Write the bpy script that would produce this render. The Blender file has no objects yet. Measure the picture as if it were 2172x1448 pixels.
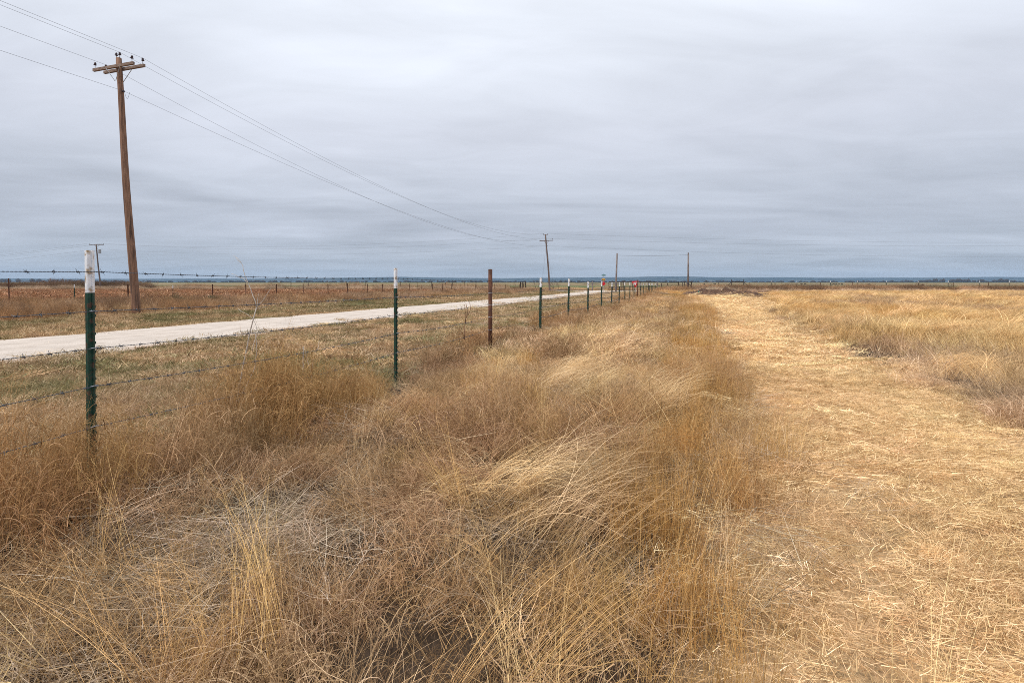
import bpy, bmesh, math, random
import numpy as np
from mathutils import Vector, Matrix

# ------------------------------------------------------------------ camera, world, light
F = 1086.0          # focal length in photo pixels (photo is 2172 wide)
HOR = 603.0         # horizon row in photo pixels
EYE = 1.25
scene = bpy.context.scene
COL = scene.collection

cam_d = bpy.data.cameras.new("camera")
cam = bpy.data.objects.new("camera", cam_d)
COL.objects.link(cam)
cam.location = (0, 0, EYE)
cam.rotation_euler = (math.radians(90), 0, 0)
cam_d.sensor_width = 36.0
cam_d.lens = 18.0
cam_d.shift_y = -(724.0 - HOR) / 2172.0
cam_d.clip_start = 0.05
cam_d.clip_end = 40000
scene.camera = cam

SUN_EL, SUN_AZ = math.radians(52), math.radians(235)   # azimuth clockwise from +Y
world = bpy.data.worlds.new("World")
scene.world = world
world.use_nodes = True
nt = world.node_tree
nt.nodes.clear()
def wn(t, **k):
    n = nt.nodes.new(t)
    for a, b in k.items(): setattr(n, a, b)
    return n
def wl(a, b): nt.links.new(a, b)
out = wn('ShaderNodeOutputWorld')
sky = wn('ShaderNodeTexSky', sky_type='NISHITA', sun_disc=False)
sky.sun_elevation = SUN_EL; sky.sun_rotation = SUN_AZ
sky.air_density = 1.0; sky.dust_density = 2.0
bg_sky = wn('ShaderNodeBackground'); bg_sky.inputs[1].default_value = 0.1
wl(sky.outputs[0], bg_sky.inputs[0])
tc = wn('ShaderNodeTexCoord')
sep = wn('ShaderNodeSeparateXYZ'); wl(tc.outputs['Generated'], sep.inputs[0])
def wmath(op, a, b=None, clamp=False):
    n = wn('ShaderNodeMath', operation=op); n.use_clamp = clamp
    for i, v in enumerate((a, b)):
        if v is None: continue
        if isinstance(v, (int, float)): n.inputs[i].default_value = v
        else: wl(v, n.inputs[i])
    return n.outputs[0]
zc = wmath('MAXIMUM', sep.outputs[2], 0.0)
den = wmath('ADD', zc, 0.07)
px_ = wmath('DIVIDE', sep.outputs[0], den)
py_ = wmath('DIVIDE', sep.outputs[1], den)
comb = wn('ShaderNodeCombineXYZ')
wl(wmath('MULTIPLY', px_, 0.5), comb.inputs[0]); wl(py_, comb.inputs[1])
n1 = wn('ShaderNodeTexNoise'); n1.inputs['Scale'].default_value = 0.55; n1.inputs['Detail'].default_value = 5
n1.inputs['Roughness'].default_value = 0.5; n1.inputs['Distortion'].default_value = 1.2
wl(comb.outputs[0], n1.inputs['Vector'])
n2 = wn('ShaderNodeTexNoise'); n2.inputs['Scale'].default_value = 2.1; n2.inputs['Detail'].default_value = 6
n2.inputs['Roughness'].default_value = 0.55; n2.inputs['Distortion'].default_value = 1.1
wl(comb.outputs[0], n2.inputs['Vector'])
# elevation gradient of the cloud deck (same all the way round)
ramp = wn('ShaderNodeValToRGB')
nz = wmath('ADD', zc, wmath('MULTIPLY', wmath('SUBTRACT', n1.outputs[0], 0.5), wmath('MULTIPLY', zc, 0.55)))
wl(nz, ramp.inputs[0])
SKY = [(0.0, (.385, .435, .505)), (0.035, (.40, .445, .515)), (0.10, (.44, .475, .55)), (0.17, (.50, .535, .61)),
       (0.27, (.62, .65, .73)), (0.36, (.67, .705, .78)), (0.46, (.76, .80, .875)), (0.75, (.98, 1.0, 1.05)), (1.0, (1.1, 1.12, 1.15))]
el = ramp.color_ramp.elements
while len(el) < len(SKY): el.new(0.5)
for e, (p, c) in zip(el, SKY):
    e.position = p; e.color = (*c, 1)
mixv = wmath('ADD', wmath('MULTIPLY', wmath('SUBTRACT', n1.outputs[0], 0.5), 0.62), wmath('MULTIPLY', wmath('SUBTRACT', n2.outputs[0], 0.5), 0.27))
gain = wmath('ADD', mixv, 1.0)
mul = wn('ShaderNodeVectorMath', operation='SCALE'); wl(ramp.outputs[0], mul.inputs[0]); wl(gain, mul.inputs['Scale'])
bg_cl = wn('ShaderNodeBackground'); bg_cl.inputs[1].default_value = 1.0
wl(mul.outputs[0], bg_cl.inputs[0])
mx = wn('ShaderNodeMixShader'); mx.inputs[0].default_value = 0.95
wl(bg_sky.outputs[0], mx.inputs[1]); wl(bg_cl.outputs[0], mx.inputs[2]); wl(mx.outputs[0], out.inputs[0])

sun_d = bpy.data.lights.new("sun", 'SUN')
sun_d.energy = 2.0
sun_d.angle = math.radians(14)
sun_d.color = (1.0, 0.95, 0.87)
sun = bpy.data.objects.new("sun", sun_d); COL.objects.link(sun)
sdir = Vector((math.sin(SUN_AZ) * math.cos(SUN_EL), math.cos(SUN_AZ) * math.cos(SUN_EL), math.sin(SUN_EL)))
sun.rotation_euler = (-sdir).to_track_quat('-Z', 'Y').to_euler()

vs = scene.view_settings
vs.view_transform = 'Standard'; vs.look = 'None'; vs.exposure = 0.25; vs.gamma = 1.0; vs.use_curve_mapping = False
scene.render.engine = 'CYCLES'
cy = scene.cycles
cy.max_bounces = 4; cy.diffuse_bounces = 3; cy.glossy_bounces = 2; cy.transmission_bounces = 3
cy.transparent_max_bounces = 4; cy.volume_bounces = 0
cy.use_denoising = False
cy.use_adaptive_sampling = False
cy.filter_width = 0.9

# ------------------------------------------------------------------ helpers
rs = np.random.RandomState(7)
random.seed(7)

def vnoise(x, y, seed=0):
    x = np.asarray(x, float); y = np.asarray(y, float)
    xi = np.floor(x).astype(np.int64); yi = np.floor(y).astype(np.int64)
    fx = x - xi; fy = y - yi
    fx = fx * fx * (3 - 2 * fx); fy = fy * fy * (3 - 2 * fy)
    def h(a, b):
        n = (a * 374761393 + b * 668265263 + seed * 974634777) & 0x7fffffff
        n = ((n ^ (n >> 13)) * 1274126177) & 0x7fffffff
        n = (n ^ (n >> 16)) & 0xffff
        return n / 65535.0
    return (h(xi, yi) * (1 - fx) + h(xi + 1, yi) * fx) * (1 - fy) + (h(xi, yi + 1) * (1 - fx) + h(xi + 1, yi + 1) * fx) * fy
def fbm(x, y, seed=0, o=3):
    s = 0; a = 0.5; t = 0
    for i in range(o):
        s = s + a * vnoise(x * 2 ** i, y * 2 ** i, seed + i * 17); t += a; a *= 0.5
    return s / t
def sstep(a, b, x):
    t = np.clip((np.asarray(x, float) - a) / (b - a), 0, 1); return t * t * (3 - 2 * t)

SL = 0.3195                       # the fence, the lane and the power line all run along (SL, 1)
def U(x, y): return x - SL * y
def G(px, py):                    # photo pixel on flat ground -> x, y
    D = F * EYE / (py - HOR); return (px - 1086.0) / F * D, D
def ptl(pts):
    a = np.array([G(*p) for p in pts]); o = np.argsort(a[:, 1]); return a[o, 1], a[o, 0]
PL = ptl([(1668, 1448), (1650, 1200), (1625, 1050), (1592, 900), (1560, 760), (1535, 700), (1512, 660), (1497, 632)])
PR = ptl([(2420, 1000), (2172, 925), (2050, 865), (1900, 795), (1760, 735), (1650, 683), (1612, 655), (1588, 632)])
def path_edges(y):
    return np.interp(y, PL[0], PL[1]) , np.interp(y, PR[0], PR[1]) + np.where(y < PR[0][0], (y - PR[0][0]) * 0.6, 0)

def height(x, y):
    x = np.asarray(x, float); y = np.asarray(y, float)
    u = U(x, y)
    far = np.maximum(y - 330, 0) * 0.0049 * sstep(330, 900, y)
    far = np.minimum(far, 17.2 + 0 * far)
    far = far + (fbm(x / 260.0, y / 420.0, 91, 2) - .5) * 1.6 * sstep(250, 900, y)
    pl, pr = path_edges(y)
    inpath = sstep(pl - .1, pl + .5, x) * (1 - sstep(pr - .4, pr + .3, x))
    rough = 1 - inpath * 0.75
    road = sstep(-16.5, -15.2, u) * (1 - sstep(-10.4, -9.0, u))
    rough = rough * (1 - road)
    b = (fbm(x / 1.7, y / 1.7, 5, 3) - .5) * 0.16 * rough * (1 - sstep(60, 120, y))
    ditch = -0.10 * np.exp(-((u + 8.2) / 1.0) ** 2) - 0.12 * np.exp(-((u + 17.5) / 1.4) ** 2)
    verge = -0.05 * np.exp(-((u + 22) / 4.0) ** 2)
    return b + far + (ditch + verge) * (1 - sstep(60, 90, y))
def hz(x, y): return float(height(x, y))

def new_mesh(name, V, Fq, attrs=None, smooth=False):
    V = np.asarray(V, np.float32); Fq = np.asarray(Fq, np.int32)
    me = bpy.data.meshes.new(name)
    k = Fq.shape[1]
    me.vertices.add(len(V)); me.vertices.foreach_set('co', V.ravel())
    me.loops.add(Fq.size); me.loops.foreach_set('vertex_index', Fq.ravel())
    me.polygons.add(len(Fq)); me.polygons.foreach_set('loop_start', np.arange(0, Fq.size, k, dtype=np.int32))
    if smooth: me.polygons.foreach_set('use_smooth', np.ones(len(Fq), bool))
    me.update(calc_edges=True)
    for nm, (ty, dat) in (attrs or {}).items():
        a = me.attributes.new(nm, ty, 'POINT')
        key = {'FLOAT': 'value', 'INT': 'value', 'FLOAT_VECTOR': 'vector', 'FLOAT_COLOR': 'color'}[ty]
        a.data.foreach_set(key, np.ascontiguousarray(dat, dtype=np.int32 if ty == 'INT' else np.float32).ravel())
    return me
def link(name, me, mat=None, parent=None, loc=None, rot=None):
    o = bpy.data.objects.new(name, me); COL.objects.link(o)
    if mat is not None and me is not None and not me.materials: me.materials.append(mat)
    if parent: o.parent = parent
    if loc is not None: o.location = loc
    if rot is not None: o.rotation_euler = rot
    return o
def tag(o, label=None, cat=None, group=None, kind=None):
    for k, v in (('label', label), ('category', cat), ('group', group), ('kind', kind)):
        if v: o[k] = v
    return o
def empty(name, loc, label, cat, group=None, rz=0):
    o = bpy.data.objects.new(name, None); COL.objects.link(o); o.location = loc; o.rotation_euler = (0, 0, rz)
    return tag(o, label, cat, group)

class MB:                                   # small mesh builder
    def __init__(s): s.v = []; s.f = []
    def tube(s, pts, rad, n=8, cap=True):
        pts = [Vector(p) for p in pts]
        if not isinstance(rad, (list, tuple)): rad = [rad] * len(pts)
        b0 = len(s.v); ref = None
        for i, p in enumerate(pts):
            d = (pts[min(i + 1, len(pts) - 1)] - pts[max(i - 1, 0)]).normalized()
            if ref is None: ref = Vector((1, 0, 0)) if abs(d.x) < .9 else Vector((0, 1, 0))
            a = (ref - d * ref.dot(d)).normalized(); b = d.cross(a); ref = a
            for k in range(n):
                t = 2 * math.pi * k / n
                s.v.append(p + (a * math.cos(t) + b * math.sin(t)) * rad[i])
        for i in range(len(pts) - 1):
            for k in range(n):
                k2 = (k + 1) % n
                s.f.append((b0 + i * n + k, b0 + i * n + k2, b0 + (i + 1) * n + k2, b0 + (i + 1) * n + k))
        if cap:
            s.f.append(tuple(b0 + k for k in range(n))[::-1]); s.f.append(tuple(b0 + (len(pts) - 1) * n + k for k in range(n)))
        return s
    def box(s, c, d, M=None):
        b0 = len(s.v)
        for x in (-.5, .5):
            for y in (-.5, .5):
                for z in (-.5, .5):
                    p = Vector((x * d[0], y * d[1], z * d[2]))
                    if M is not None: p = M @ p
                    s.v.append(Vector(c) + p)
        for q in ((0, 1, 3, 2), (4, 6, 7, 5), (0, 4, 5, 1), (2, 3, 7, 6), (0, 2, 6, 4), (1, 5, 7, 3)):
            s.f.append(tuple(b0 + i for i in q))
        return s
    def prism(s, poly, z0, z1):              # polygon in xy extruded in z
        b0 = len(s.v); n = len(poly)
        for z in (z0, z1):
            for x, y in poly: s.v.append(Vector((x, y, z)))
        for k in range(n): s.f.append((b0 + k, b0 + (k + 1) % n, b0 + n + (k + 1) % n, b0 + n + k))
        s.f.append(tuple(b0 + k for k in range(n))[::-1]); s.f.append(tuple(b0 + n + k for k in range(n)))
        return s
    def mesh(s, name, smooth=False):
        me = bpy.data.meshes.new(name); me.from_pydata([tuple(v) for v in s.v], [], s.f); me.update()
        if smooth: me.polygons.foreach_set('use_smooth', [True] * len(me.polygons))
        return me
    def build(s, name, mat, parent=None, smooth=False, loc=None, rot=None):
        return link(name, s.mesh(name, smooth), mat, parent, loc, rot)

# ------------------------------------------------------------------ materials
def mat_new(name):
    m = bpy.data.materials.new(name); m.use_nodes = True; m.node_tree.nodes.clear(); return m, m.node_tree
def N(t, ty, **k):
    n = t.nodes.new(ty)
    for a, b in k.items(): setattr(n, a, b)
    return n
def noise_mat(name, c1, c2, scale=8, detail=6, rough=.8, bump=0.0, stretch=(1, 1, 1), c3=None, scale3=1.5, metal=0.0, lo=.35, hi=.65, bscale=None, coord='Object'):
    m, t = mat_new(name); L = t.links.new
    o = N(t, 'ShaderNodeOutputMaterial'); b = N(t, 'ShaderNodeBsdfPrincipled')
    b.inputs['Roughness'].default_value = rough; b.inputs['Metallic'].default_value = metal
    if 'Specular IOR Level' in b.inputs: b.inputs['Specular IOR Level'].default_value = .25
    co = N(t, 'ShaderNodeTexCoord'); mp = N(t, 'ShaderNodeMapping'); mp.inputs['Scale'].default_value = stretch
    L(co.outputs[coord], mp.inputs[0])
    n = N(t, 'ShaderNodeTexNoise'); n.inputs['Scale'].default_value = scale; n.inputs['Detail'].default_value = detail
    L(mp.outputs[0], n.inputs['Vector'])
    mr = N(t, 'ShaderNodeMapRange'); mr.inputs[1].default_value = lo; mr.inputs[2].default_value = hi
    L(n.outputs[0], mr.inputs[0])
    mi = N(t, 'ShaderNodeMix', data_type='RGBA'); mi.inputs[6].default_value = (*c1, 1); mi.inputs[7].default_value = (*c2, 1)
    L(mr.outputs[0], mi.inputs[0]); cur = mi.outputs[2]
    if c3:
        n3 = N(t, 'ShaderNodeTexNoise'); n3.inputs['Scale'].default_value = scale3; n3.inputs['Detail'].default_value = 5
        L(mp.outputs[0], n3.inputs['Vector'])
        m3 = N(t, 'ShaderNodeMapRange'); m3.inputs[1].default_value = .52; m3.inputs[2].default_value = .66; L(n3.outputs[0], m3.inputs[0])
        x3 = N(t, 'ShaderNodeMix', data_type='RGBA'); L(cur, x3.inputs[6]); x3.inputs[7].default_value = (*c3, 1); L(m3.outputs[0], x3.inputs[0]); cur = x3.outputs[2]
    L(cur, b.inputs['Base Color'])
    if bump:
        nb = N(t, 'ShaderNodeTexNoise'); nb.inputs['Scale'].default_value = bscale or scale * 2; nb.inputs['Detail'].default_value = 6
        L(mp.outputs[0], nb.inputs['Vector'])
        bp = N(t, 'ShaderNodeBump'); bp.inputs['Strength'].default_value = 1; bp.inputs['Distance'].default_value = bump
        L(nb.outputs[0], bp.inputs['Height']); L(bp.outputs[0], b.inputs['Normal'])
    L(b.outputs[0], o.inputs[0]); return m

def blade_mat(name, trans=0.2):
    """straw blades: the colour comes per instance ('tone'), varied blade by blade ('tint')"""
    m, t = mat_new(name); L = t.links.new
    o = N(t, 'ShaderNodeOutputMaterial')
    a = N(t, 'ShaderNodeAttribute', attribute_type='INSTANCER', attribute_name='tone')
    ti = N(t, 'ShaderNodeAttribute', attribute_type='GEOMETRY', attribute_name='tint')
    r = N(t, 'ShaderNodeValToRGB'); e = r.color_ramp.elements
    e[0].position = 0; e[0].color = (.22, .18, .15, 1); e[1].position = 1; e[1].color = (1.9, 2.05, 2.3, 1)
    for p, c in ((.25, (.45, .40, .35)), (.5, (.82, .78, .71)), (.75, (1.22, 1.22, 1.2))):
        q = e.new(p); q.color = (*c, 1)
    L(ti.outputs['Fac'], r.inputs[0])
    mu = N(t, 'ShaderNodeMix', data_type='RGBA', blend_type='MULTIPLY'); mu.inputs[0].default_value = 1
    L(a.outputs['Color'], mu.inputs[6]); L(r.outputs[0], mu.inputs[7])
    d = N(t, 'ShaderNodeBsdfDiffuse'); tr = N(t, 'ShaderNodeBsdfTranslucent')
    L(mu.outputs[2], d.inputs[0]); L(mu.outputs[2], tr.inputs[0])
    x = N(t, 'ShaderNodeMixShader'); x.inputs[0].default_value = trans
    L(d.outputs[0], x.inputs[1]); L(tr.outputs[0], x.inputs[2]); L(x.outputs[0], o.inputs[0])
    return m

def attr_ground_mat(name):
    m, t = mat_new(name); L = t.links.new
    o = N(t, 'ShaderNodeOutputMaterial'); b = N(t, 'ShaderNodeBsdfPrincipled'); b.inputs['Roughness'].default_value = .95
    b.inputs['Specular IOR Level'].default_value = .05
    a = N(t, 'ShaderNodeAttribute', attribute_name='tone')
    g = N(t, 'ShaderNodeNewGeometry')
    cur = a.outputs['Color']
    for sc, lo_, hi_ in ((45, .55, 1.45), (7, .75, 1.25), (.6, .85, 1.15), (.05, .9, 1.1)):
        n = N(t, 'ShaderNodeTexNoise'); n.inputs['Scale'].default_value = sc; n.inputs['Detail'].default_value = 5; n.inputs['Roughness'].default_value = .65
        L(g.outputs['Position'], n.inputs['Vector'])
        mr = N(t, 'ShaderNodeMapRange'); mr.inputs[1].default_value = .3; mr.inputs[2].default_value = .7; mr.inputs[3].default_value = lo_; mr.inputs[4].default_value = hi_
        L(n.outputs[0], mr.inputs[0])
        v = N(t, 'ShaderNodeVectorMath', operation='SCALE'); L(cur, v.inputs[0]); L(mr.outputs[0], v.inputs['Scale']); cur = v.outputs[0]
    L(cur, b.inputs['Base Color'])
    nb = N(t, 'ShaderNodeTexNoise'); nb.inputs['Scale'].default_value = 30; nb.inputs['Detail'].default_value = 6
    L(g.outputs['Position'], nb.inputs['Vector'])
    bp = N(t, 'ShaderNodeBump'); bp.inputs['Distance'].default_value = .02; L(nb.outputs[0], bp.inputs['Height']); L(bp.outputs[0], b.inputs['Normal'])
    L(b.outputs[0], o.inputs[0]); return m

M = dict(
    green=noise_mat('post green paint', (.012, .045, .032), (.02, .065, .045), 30, rough=.45, bump=.0006, c3=(.09, .05, .035), scale3=26),
    white=noise_mat('post white paint', (.74, .76, .80), (.86, .87, .90), 25, rough=.5, c3=(.42, .30, .18), scale3=22, lo=.3, hi=.6),
    rust=noise_mat('rusty pipe', (.085, .035, .022), (.16, .07, .042), 22, rough=.85, bump=.001, stretch=(1, 1, .35), c3=(.05, .03, .025), scale3=9),
    darkpipe=noise_mat('dark pipe', (.025, .02, .02), (.06, .04, .035), 12, rough=.8),
    wire=noise_mat('galvanised wire', (.045, .055, .075), (.13, .145, .17), 60, rough=.55, metal=.35),
    wireold=noise_mat('old fence wire', (.06, .05, .05), (.11, .09, .08), 60, rough=.7),
    clip=noise_mat('wire clip', (.35, .37, .40), (.5, .52, .55), 60, rough=.45, metal=.5),
    wood=noise_mat('weathered pole wood', (.15, .082, .055), (.29, .165, .11), 14, rough=.9, bump=.006, stretch=(1.6, 1.6, .12), c3=(.09, .055, .042), scale3=6, bscale=22),
    greywood=noise_mat('grey wood', (.15, .125, .12), (.27, .225, .21), 12, rough=.9, bump=.004, stretch=(1.5, 1.5, .15), c3=(.08, .06, .055), scale3=5),
    arm=noise_mat('crossarm wood', (.16, .11, .085), (.29, .21, .17), 10, rough=.9, bump=.003, stretch=(.3, 2, 2)),
    farpole=noise_mat('distant pole wood', (.11, .08, .07), (.18, .135, .12), 5, rough=.9, stretch=(1.5, 1.5, .2)),
    insul=noise_mat('brown porcelain', (.035, .022, .03), (.06, .035, .045), 10, rough=.25),
    steel=noise_mat('galvanised brace', (.28, .29, .31), (.42, .43, .45), 14, rough=.5, metal=.3),
    cable=noise_mat('power cable', (.12, .125, .14), (.17, .175, .19), 10, rough=.6),
    stalk=noise_mat('pale dead stalk', (.36, .31, .27), (.52, .46, .40), 30, rough=.9),
    bark=noise_mat('bare twig bark', (.10, .075, .065), (.19, .15, .13), 8, rough=.95),
    red=noise_mat('sign red', (.50, .012, .02), (.58, .02, .03), 10, rough=.4),
    signwhite=noise_mat('sign white', (.75, .75, .74), (.82, .82, .81), 10, rough=.4),
    yellow=noise_mat('sign yellow', (.75, .36, .03), (.8, .42, .05), 10, rough=.4),
    black=noise_mat('sign black', (.01, .01, .01), (.02, .02, .02), 10, rough=.5),
    signgreen=noise_mat('sign green', (.01, .12, .09), (.015, .15, .11), 10, rough=.4),
    alu=noise_mat('sign back aluminium', (.35, .36, .37), (.45, .46, .47), 10, rough=.4, metal=.6),
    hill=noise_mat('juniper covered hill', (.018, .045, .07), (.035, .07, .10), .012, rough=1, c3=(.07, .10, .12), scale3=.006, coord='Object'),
    treeline=noise_mat('bare woodland', (.022, .017, .015), (.05, .037, .03), .08, rough=1),
    dirt=noise_mat('dark turned soil', (.045, .024, .015), (.12, .066, .042), 2.2, rough=1, bump=.05, bscale=5, c3=(.17, .10, .06), scale3=1.1),
    cow=noise_mat('black cattle hide', (.010, .009, .009), (.022, .018, .016), 3, rough=.8),
    turbine=noise_mat('turbine white', (.5, .53, .57), (.55, .58, .62), .1, rough=.6),
    asphalt=noise_mat('grey asphalt', (.12, .12, .125), (.17, .17, .175), 2, rough=.9),
    yucca=noise_mat('yucca leaf', (.06, .085, .04), (.12, .13, .065), 6, rough=.7),
)
# white gravel road
def gravel():
    m, t = mat_new('white caliche gravel'); L = t.links.new
    o = N(t, 'ShaderNodeOutputMaterial'); b = N(t, 'ShaderNodeBsdfPrincipled'); b.inputs['Roughness'].default_value = .95
    b.inputs['Specular IOR Level'].default_value = .08
    g = N(t, 'ShaderNodeNewGeometry')
    def nz_(sc, det=6): 
        n = N(t, 'ShaderNodeTexNoise'); n.inputs['Scale'].default_value = sc; n.inputs['Detail'].default_value = det; n.inputs['Roughness'].default_value = .7
        L(g.outputs['Position'], n.inputs['Vector']); return n.outputs[0]
    r = N(t, 'ShaderNodeValToRGB'); e = r.color_ramp.elements
    e[0].position = .3; e[0].color = (.40, .33, .28, 1); e[1].position = .62; e[1].color = (.66, .59, .53, 1)
    q = e.new(.45); q.color = (.56, .49, .43, 1)
    L(nz_(55), r.inputs[0])
    r2 = N(t, 'ShaderNodeMapRange'); r2.inputs[1].default_value = .3; r2.inputs[2].default_value = .7; r2.inputs[3].default_value = .88; r2.inputs[4].default_value = 1.1
    L(nz_(1.1, 4), r2.inputs[0])
    v = N(t, 'ShaderNodeVectorMath', operation='SCALE'); L(r.outputs[0], v.inputs[0]); L(r2.outputs[0], v.inputs['Scale'])
    tk = N(t, 'ShaderNodeAttribute', attribute_name='track')
    tm = N(t, 'ShaderNodeMath', operation='MULTIPLY'); L(tk.outputs['Fac'], tm.inputs[0])
    tr_ = N(t, 'ShaderNodeMapRange'); tr_.inputs[1].default_value = .35; tr_.inputs[2].default_value = .6; L(nz_(2.3, 5), tr_.inputs[0]); L(tr_.outputs[0], tm.inputs[1])
    mt_ = N(t, 'ShaderNodeMix', data_type='RGBA'); L(tm.outputs[0], mt_.inputs[0]); L(v.outputs[0], mt_.inputs[6]); mt_.inputs[7].default_value = (.40, .335, .28, 1)
    v = mt_
    # dirt tint toward the shoulders
    a = N(t, 'ShaderNodeAttribute', attribute_name='edge')
    mi = N(t, 'ShaderNodeMix', data_type='RGBA'); L(a.outputs['Fac'], mi.inputs[0]); L(v.outputs[2], mi.inputs[6]); mi.inputs[7].default_value = (.47, .33, .23, 1)
    L(mi.outputs[2], b.inputs['Base Color'])
    bp = N(t, 'ShaderNodeBump'); bp.inputs['Distance'].default_value = .02; L(nz_(28), bp.inputs['Height']); L(bp.outputs[0], b.inputs['Normal'])
    L(b.outputs[0], o.inputs[0]); return m
M['gravel'] = gravel()

# ------------------------------------------------------------------ ground
def zone_color(x, y):
    """soil and litter colour under and between the plants"""
    u = U(x, y); n = fbm(x / 1.3, y / 1.3, 40, 3); nb = fbm(x / 6, y / 9, 41, 3); nf = fbm(x / 60, y / 140, 42, 3)
    c = np.zeros(x.shape + (3,))
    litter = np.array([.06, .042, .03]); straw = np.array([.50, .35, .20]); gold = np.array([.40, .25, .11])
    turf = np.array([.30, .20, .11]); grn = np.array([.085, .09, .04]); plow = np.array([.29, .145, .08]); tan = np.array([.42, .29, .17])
    c[:] = litter  # litter colour darkened further to paint in contact shade between the stems
    def put(mask, col):
        nonlocal c
        c = c * (1 - mask[..., None]) + np.asarray(col) * mask[..., None]
    pl, pr = path_edges(y)
    strip = sstep(-4.5, -3.0, u) * (1 - sstep(pl - .3, pl + .2, x))
    put(strip * sstep(14, 40, y), gold)
    put(sstep(pr - .2, pr + .5, x) * sstep(8, 25, y), gold * (0.85 + .4 * nb[..., None]))
    inp = sstep(pl - .5, pl - .05, x + (n - .5) * .4) * (1 - sstep(pr - .3, pr + .3, x + (n - .5) * .8)) * (1 - sstep(52, 60, y))
    put(inp, straw * (.7 + .6 * n[..., None]))
    v1 = sstep(-16, -15, u) * (1 - sstep(-4.6, -3.8, u)); put(v1, turf)
    put(v1 * sstep(.48, .62, fbm(x / .8, y / .8, 31, 4)) * .8, grn * 1.2)
    v2 = sstep(-26, -24.5, u) * (1 - sstep(-15.6, -15, u)); put(v2, turf * .92); put(v2 * sstep(.36, .62, fbm(x / 1.5, y / 1.9, 33, 3)) * .85, grn * 1.2)
    b2 = sstep(-40, -38, u) * (1 - sstep(-25.5, -23.5, u)); put(b2, (.15, .085, .05))
    p = (1 - sstep(-39.5, -38, u)) * (1 - sstep(112, 122, y)); put(p, plow * (.8 + .4 * n[..., None]))
    fz = sstep(100, 118, y)
    put(fz, np.array([.14, .135, .065]) * (.85 + .3 * nf[..., None]))
    band = fbm(x / 900 + 3, y / 160, 77, 2)
    put(sstep(118, 200, y) * sstep(.54, .62, band) * .6, tan * .6)
    put(sstep(118, 150, y) * (1 - sstep(330, 360, y)) * (x > -20), np.array([.10, .125, .05]))
    put(sstep(640, 700, y) * (1 - sstep(900, 1000, y)) * (.45 + 0 * x), tan * .8)
    put(sstep(2500, 3000, y), np.array([.07, .06, .05]))
    return np.clip(c, .004, .8)

ang = np.radians(np.concatenate([np.linspace(-180, -66, 26)[:-1], np.linspace(-66, 66, 440), np.linspace(66, 180, 26)[1:]]))[:-1]
rad = np.concatenate([[0.0], np.geomspace(.35, 9000, 330)])
A, R_ = np.meshgrid(ang, rad)
GX, GY = R_ * np.sin(A), R_ * np.cos(A)
GZ = height(GX, GY) - .012
nr, na = GX.shape
idx = np.arange(nr * na).reshape(nr, na)
q = np.stack([idx[:-1, :], np.roll(idx, -1, 1)[:-1, :], np.roll(idx, -1, 1)[1:, :], idx[1:, :]], -1).reshape(-1, 4)
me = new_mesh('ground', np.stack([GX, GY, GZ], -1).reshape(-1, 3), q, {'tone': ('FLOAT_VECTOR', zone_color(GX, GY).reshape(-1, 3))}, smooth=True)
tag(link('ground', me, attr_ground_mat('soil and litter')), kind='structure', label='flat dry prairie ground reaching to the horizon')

# road sheet
def sheet(name, rows, mat, dz, kind, label, ncol=40, ragged=.0, seed=3):
    """rows: list of (y, xl, xr)"""
    V = []; E = []
    for (y, xl, xr) in rows:
        j1 = (fbm(np.array([y * 1.1]), np.array([1.0]), seed, 3)[0] - .5) * ragged + (fbm(np.array([y * .23]), np.array([4.0]), seed, 2)[0] - .5) * ragged
        j2 = (fbm(np.array([y * 1.1]), np.array([9.0]), seed + 5, 3)[0] - .5) * ragged * 1.2 + (fbm(np.array([y * .2]), np.array([7.0]), seed, 2)[0] - .5) * ragged
        for k in range(ncol):
            t = k / (ncol - 1); x = (xl + j1) * (1 - t) + (xr + j2) * t
            V.append((x, y, hz(x, y) + dz + .05 * math.sin(math.pi * t) * (ragged > 0)))
            E.append(max(0, 1 - min(t, 1 - t) * 9))
    n = len(rows); id_ = np.arange(n * ncol).reshape(n, ncol)
    q = np.stack([id_[:-1, :-1], id_[:-1, 1:], id_[1:, 1:], id_[1:, :-1]], -1).reshape(-1, 4)
    me = new_mesh(name, V, q, {'edge': ('FLOAT', np.array(E) ** 1.5 * .75), 'track': ('FLOAT', np.tile(np.array([.55 * sum(math.exp(-((k / (ncol - 1) - c_) / .045) ** 2) for c_ in (.26, .43, .57, .74)) for k in range(ncol)]), n))}, smooth=True)
    return tag(link(name, me, mat), kind=kind, label=label)
rows = []
for y in np.concatenate([np.arange(-12, 30, .25), np.arange(30, 101, 1.0)]):
    fl = max(0.0, (y - 72) / 22.0); fl = min(fl, 1.0) ** 1.8
    rows.append((y, SL * y - 15.2 - 9 * fl, SL * y - 10.35 + 7 * fl))
sheet('gravel_road', rows, M['gravel'], .012, 'structure', 'white gravel road running away beside the fence', ragged=.9)
V = []; xs = np.linspace(-60, 260, 81)
for x in xs:
    yc = 101 + .0012 * (x - 20) ** 2 * (x < 20) * 1.0
    for dy in (-3.2, 0, 3.2): V.append((x, yc + dy, hz(x, yc) + .03 + (.05 if dy == 0 else 0)))
id_ = np.arange(len(V)).reshape(-1, 3)
q = np.stack([id_[:-1, :-1], id_[1:, :-1], id_[1:, 1:], id_[:-1, 1:]], -1).reshape(-1, 4)
tag(link('paved_road', new_mesh('paved_road', V, q), M['asphalt']), kind='structure', label='grey paved road crossing at the end of the gravel road')

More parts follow.
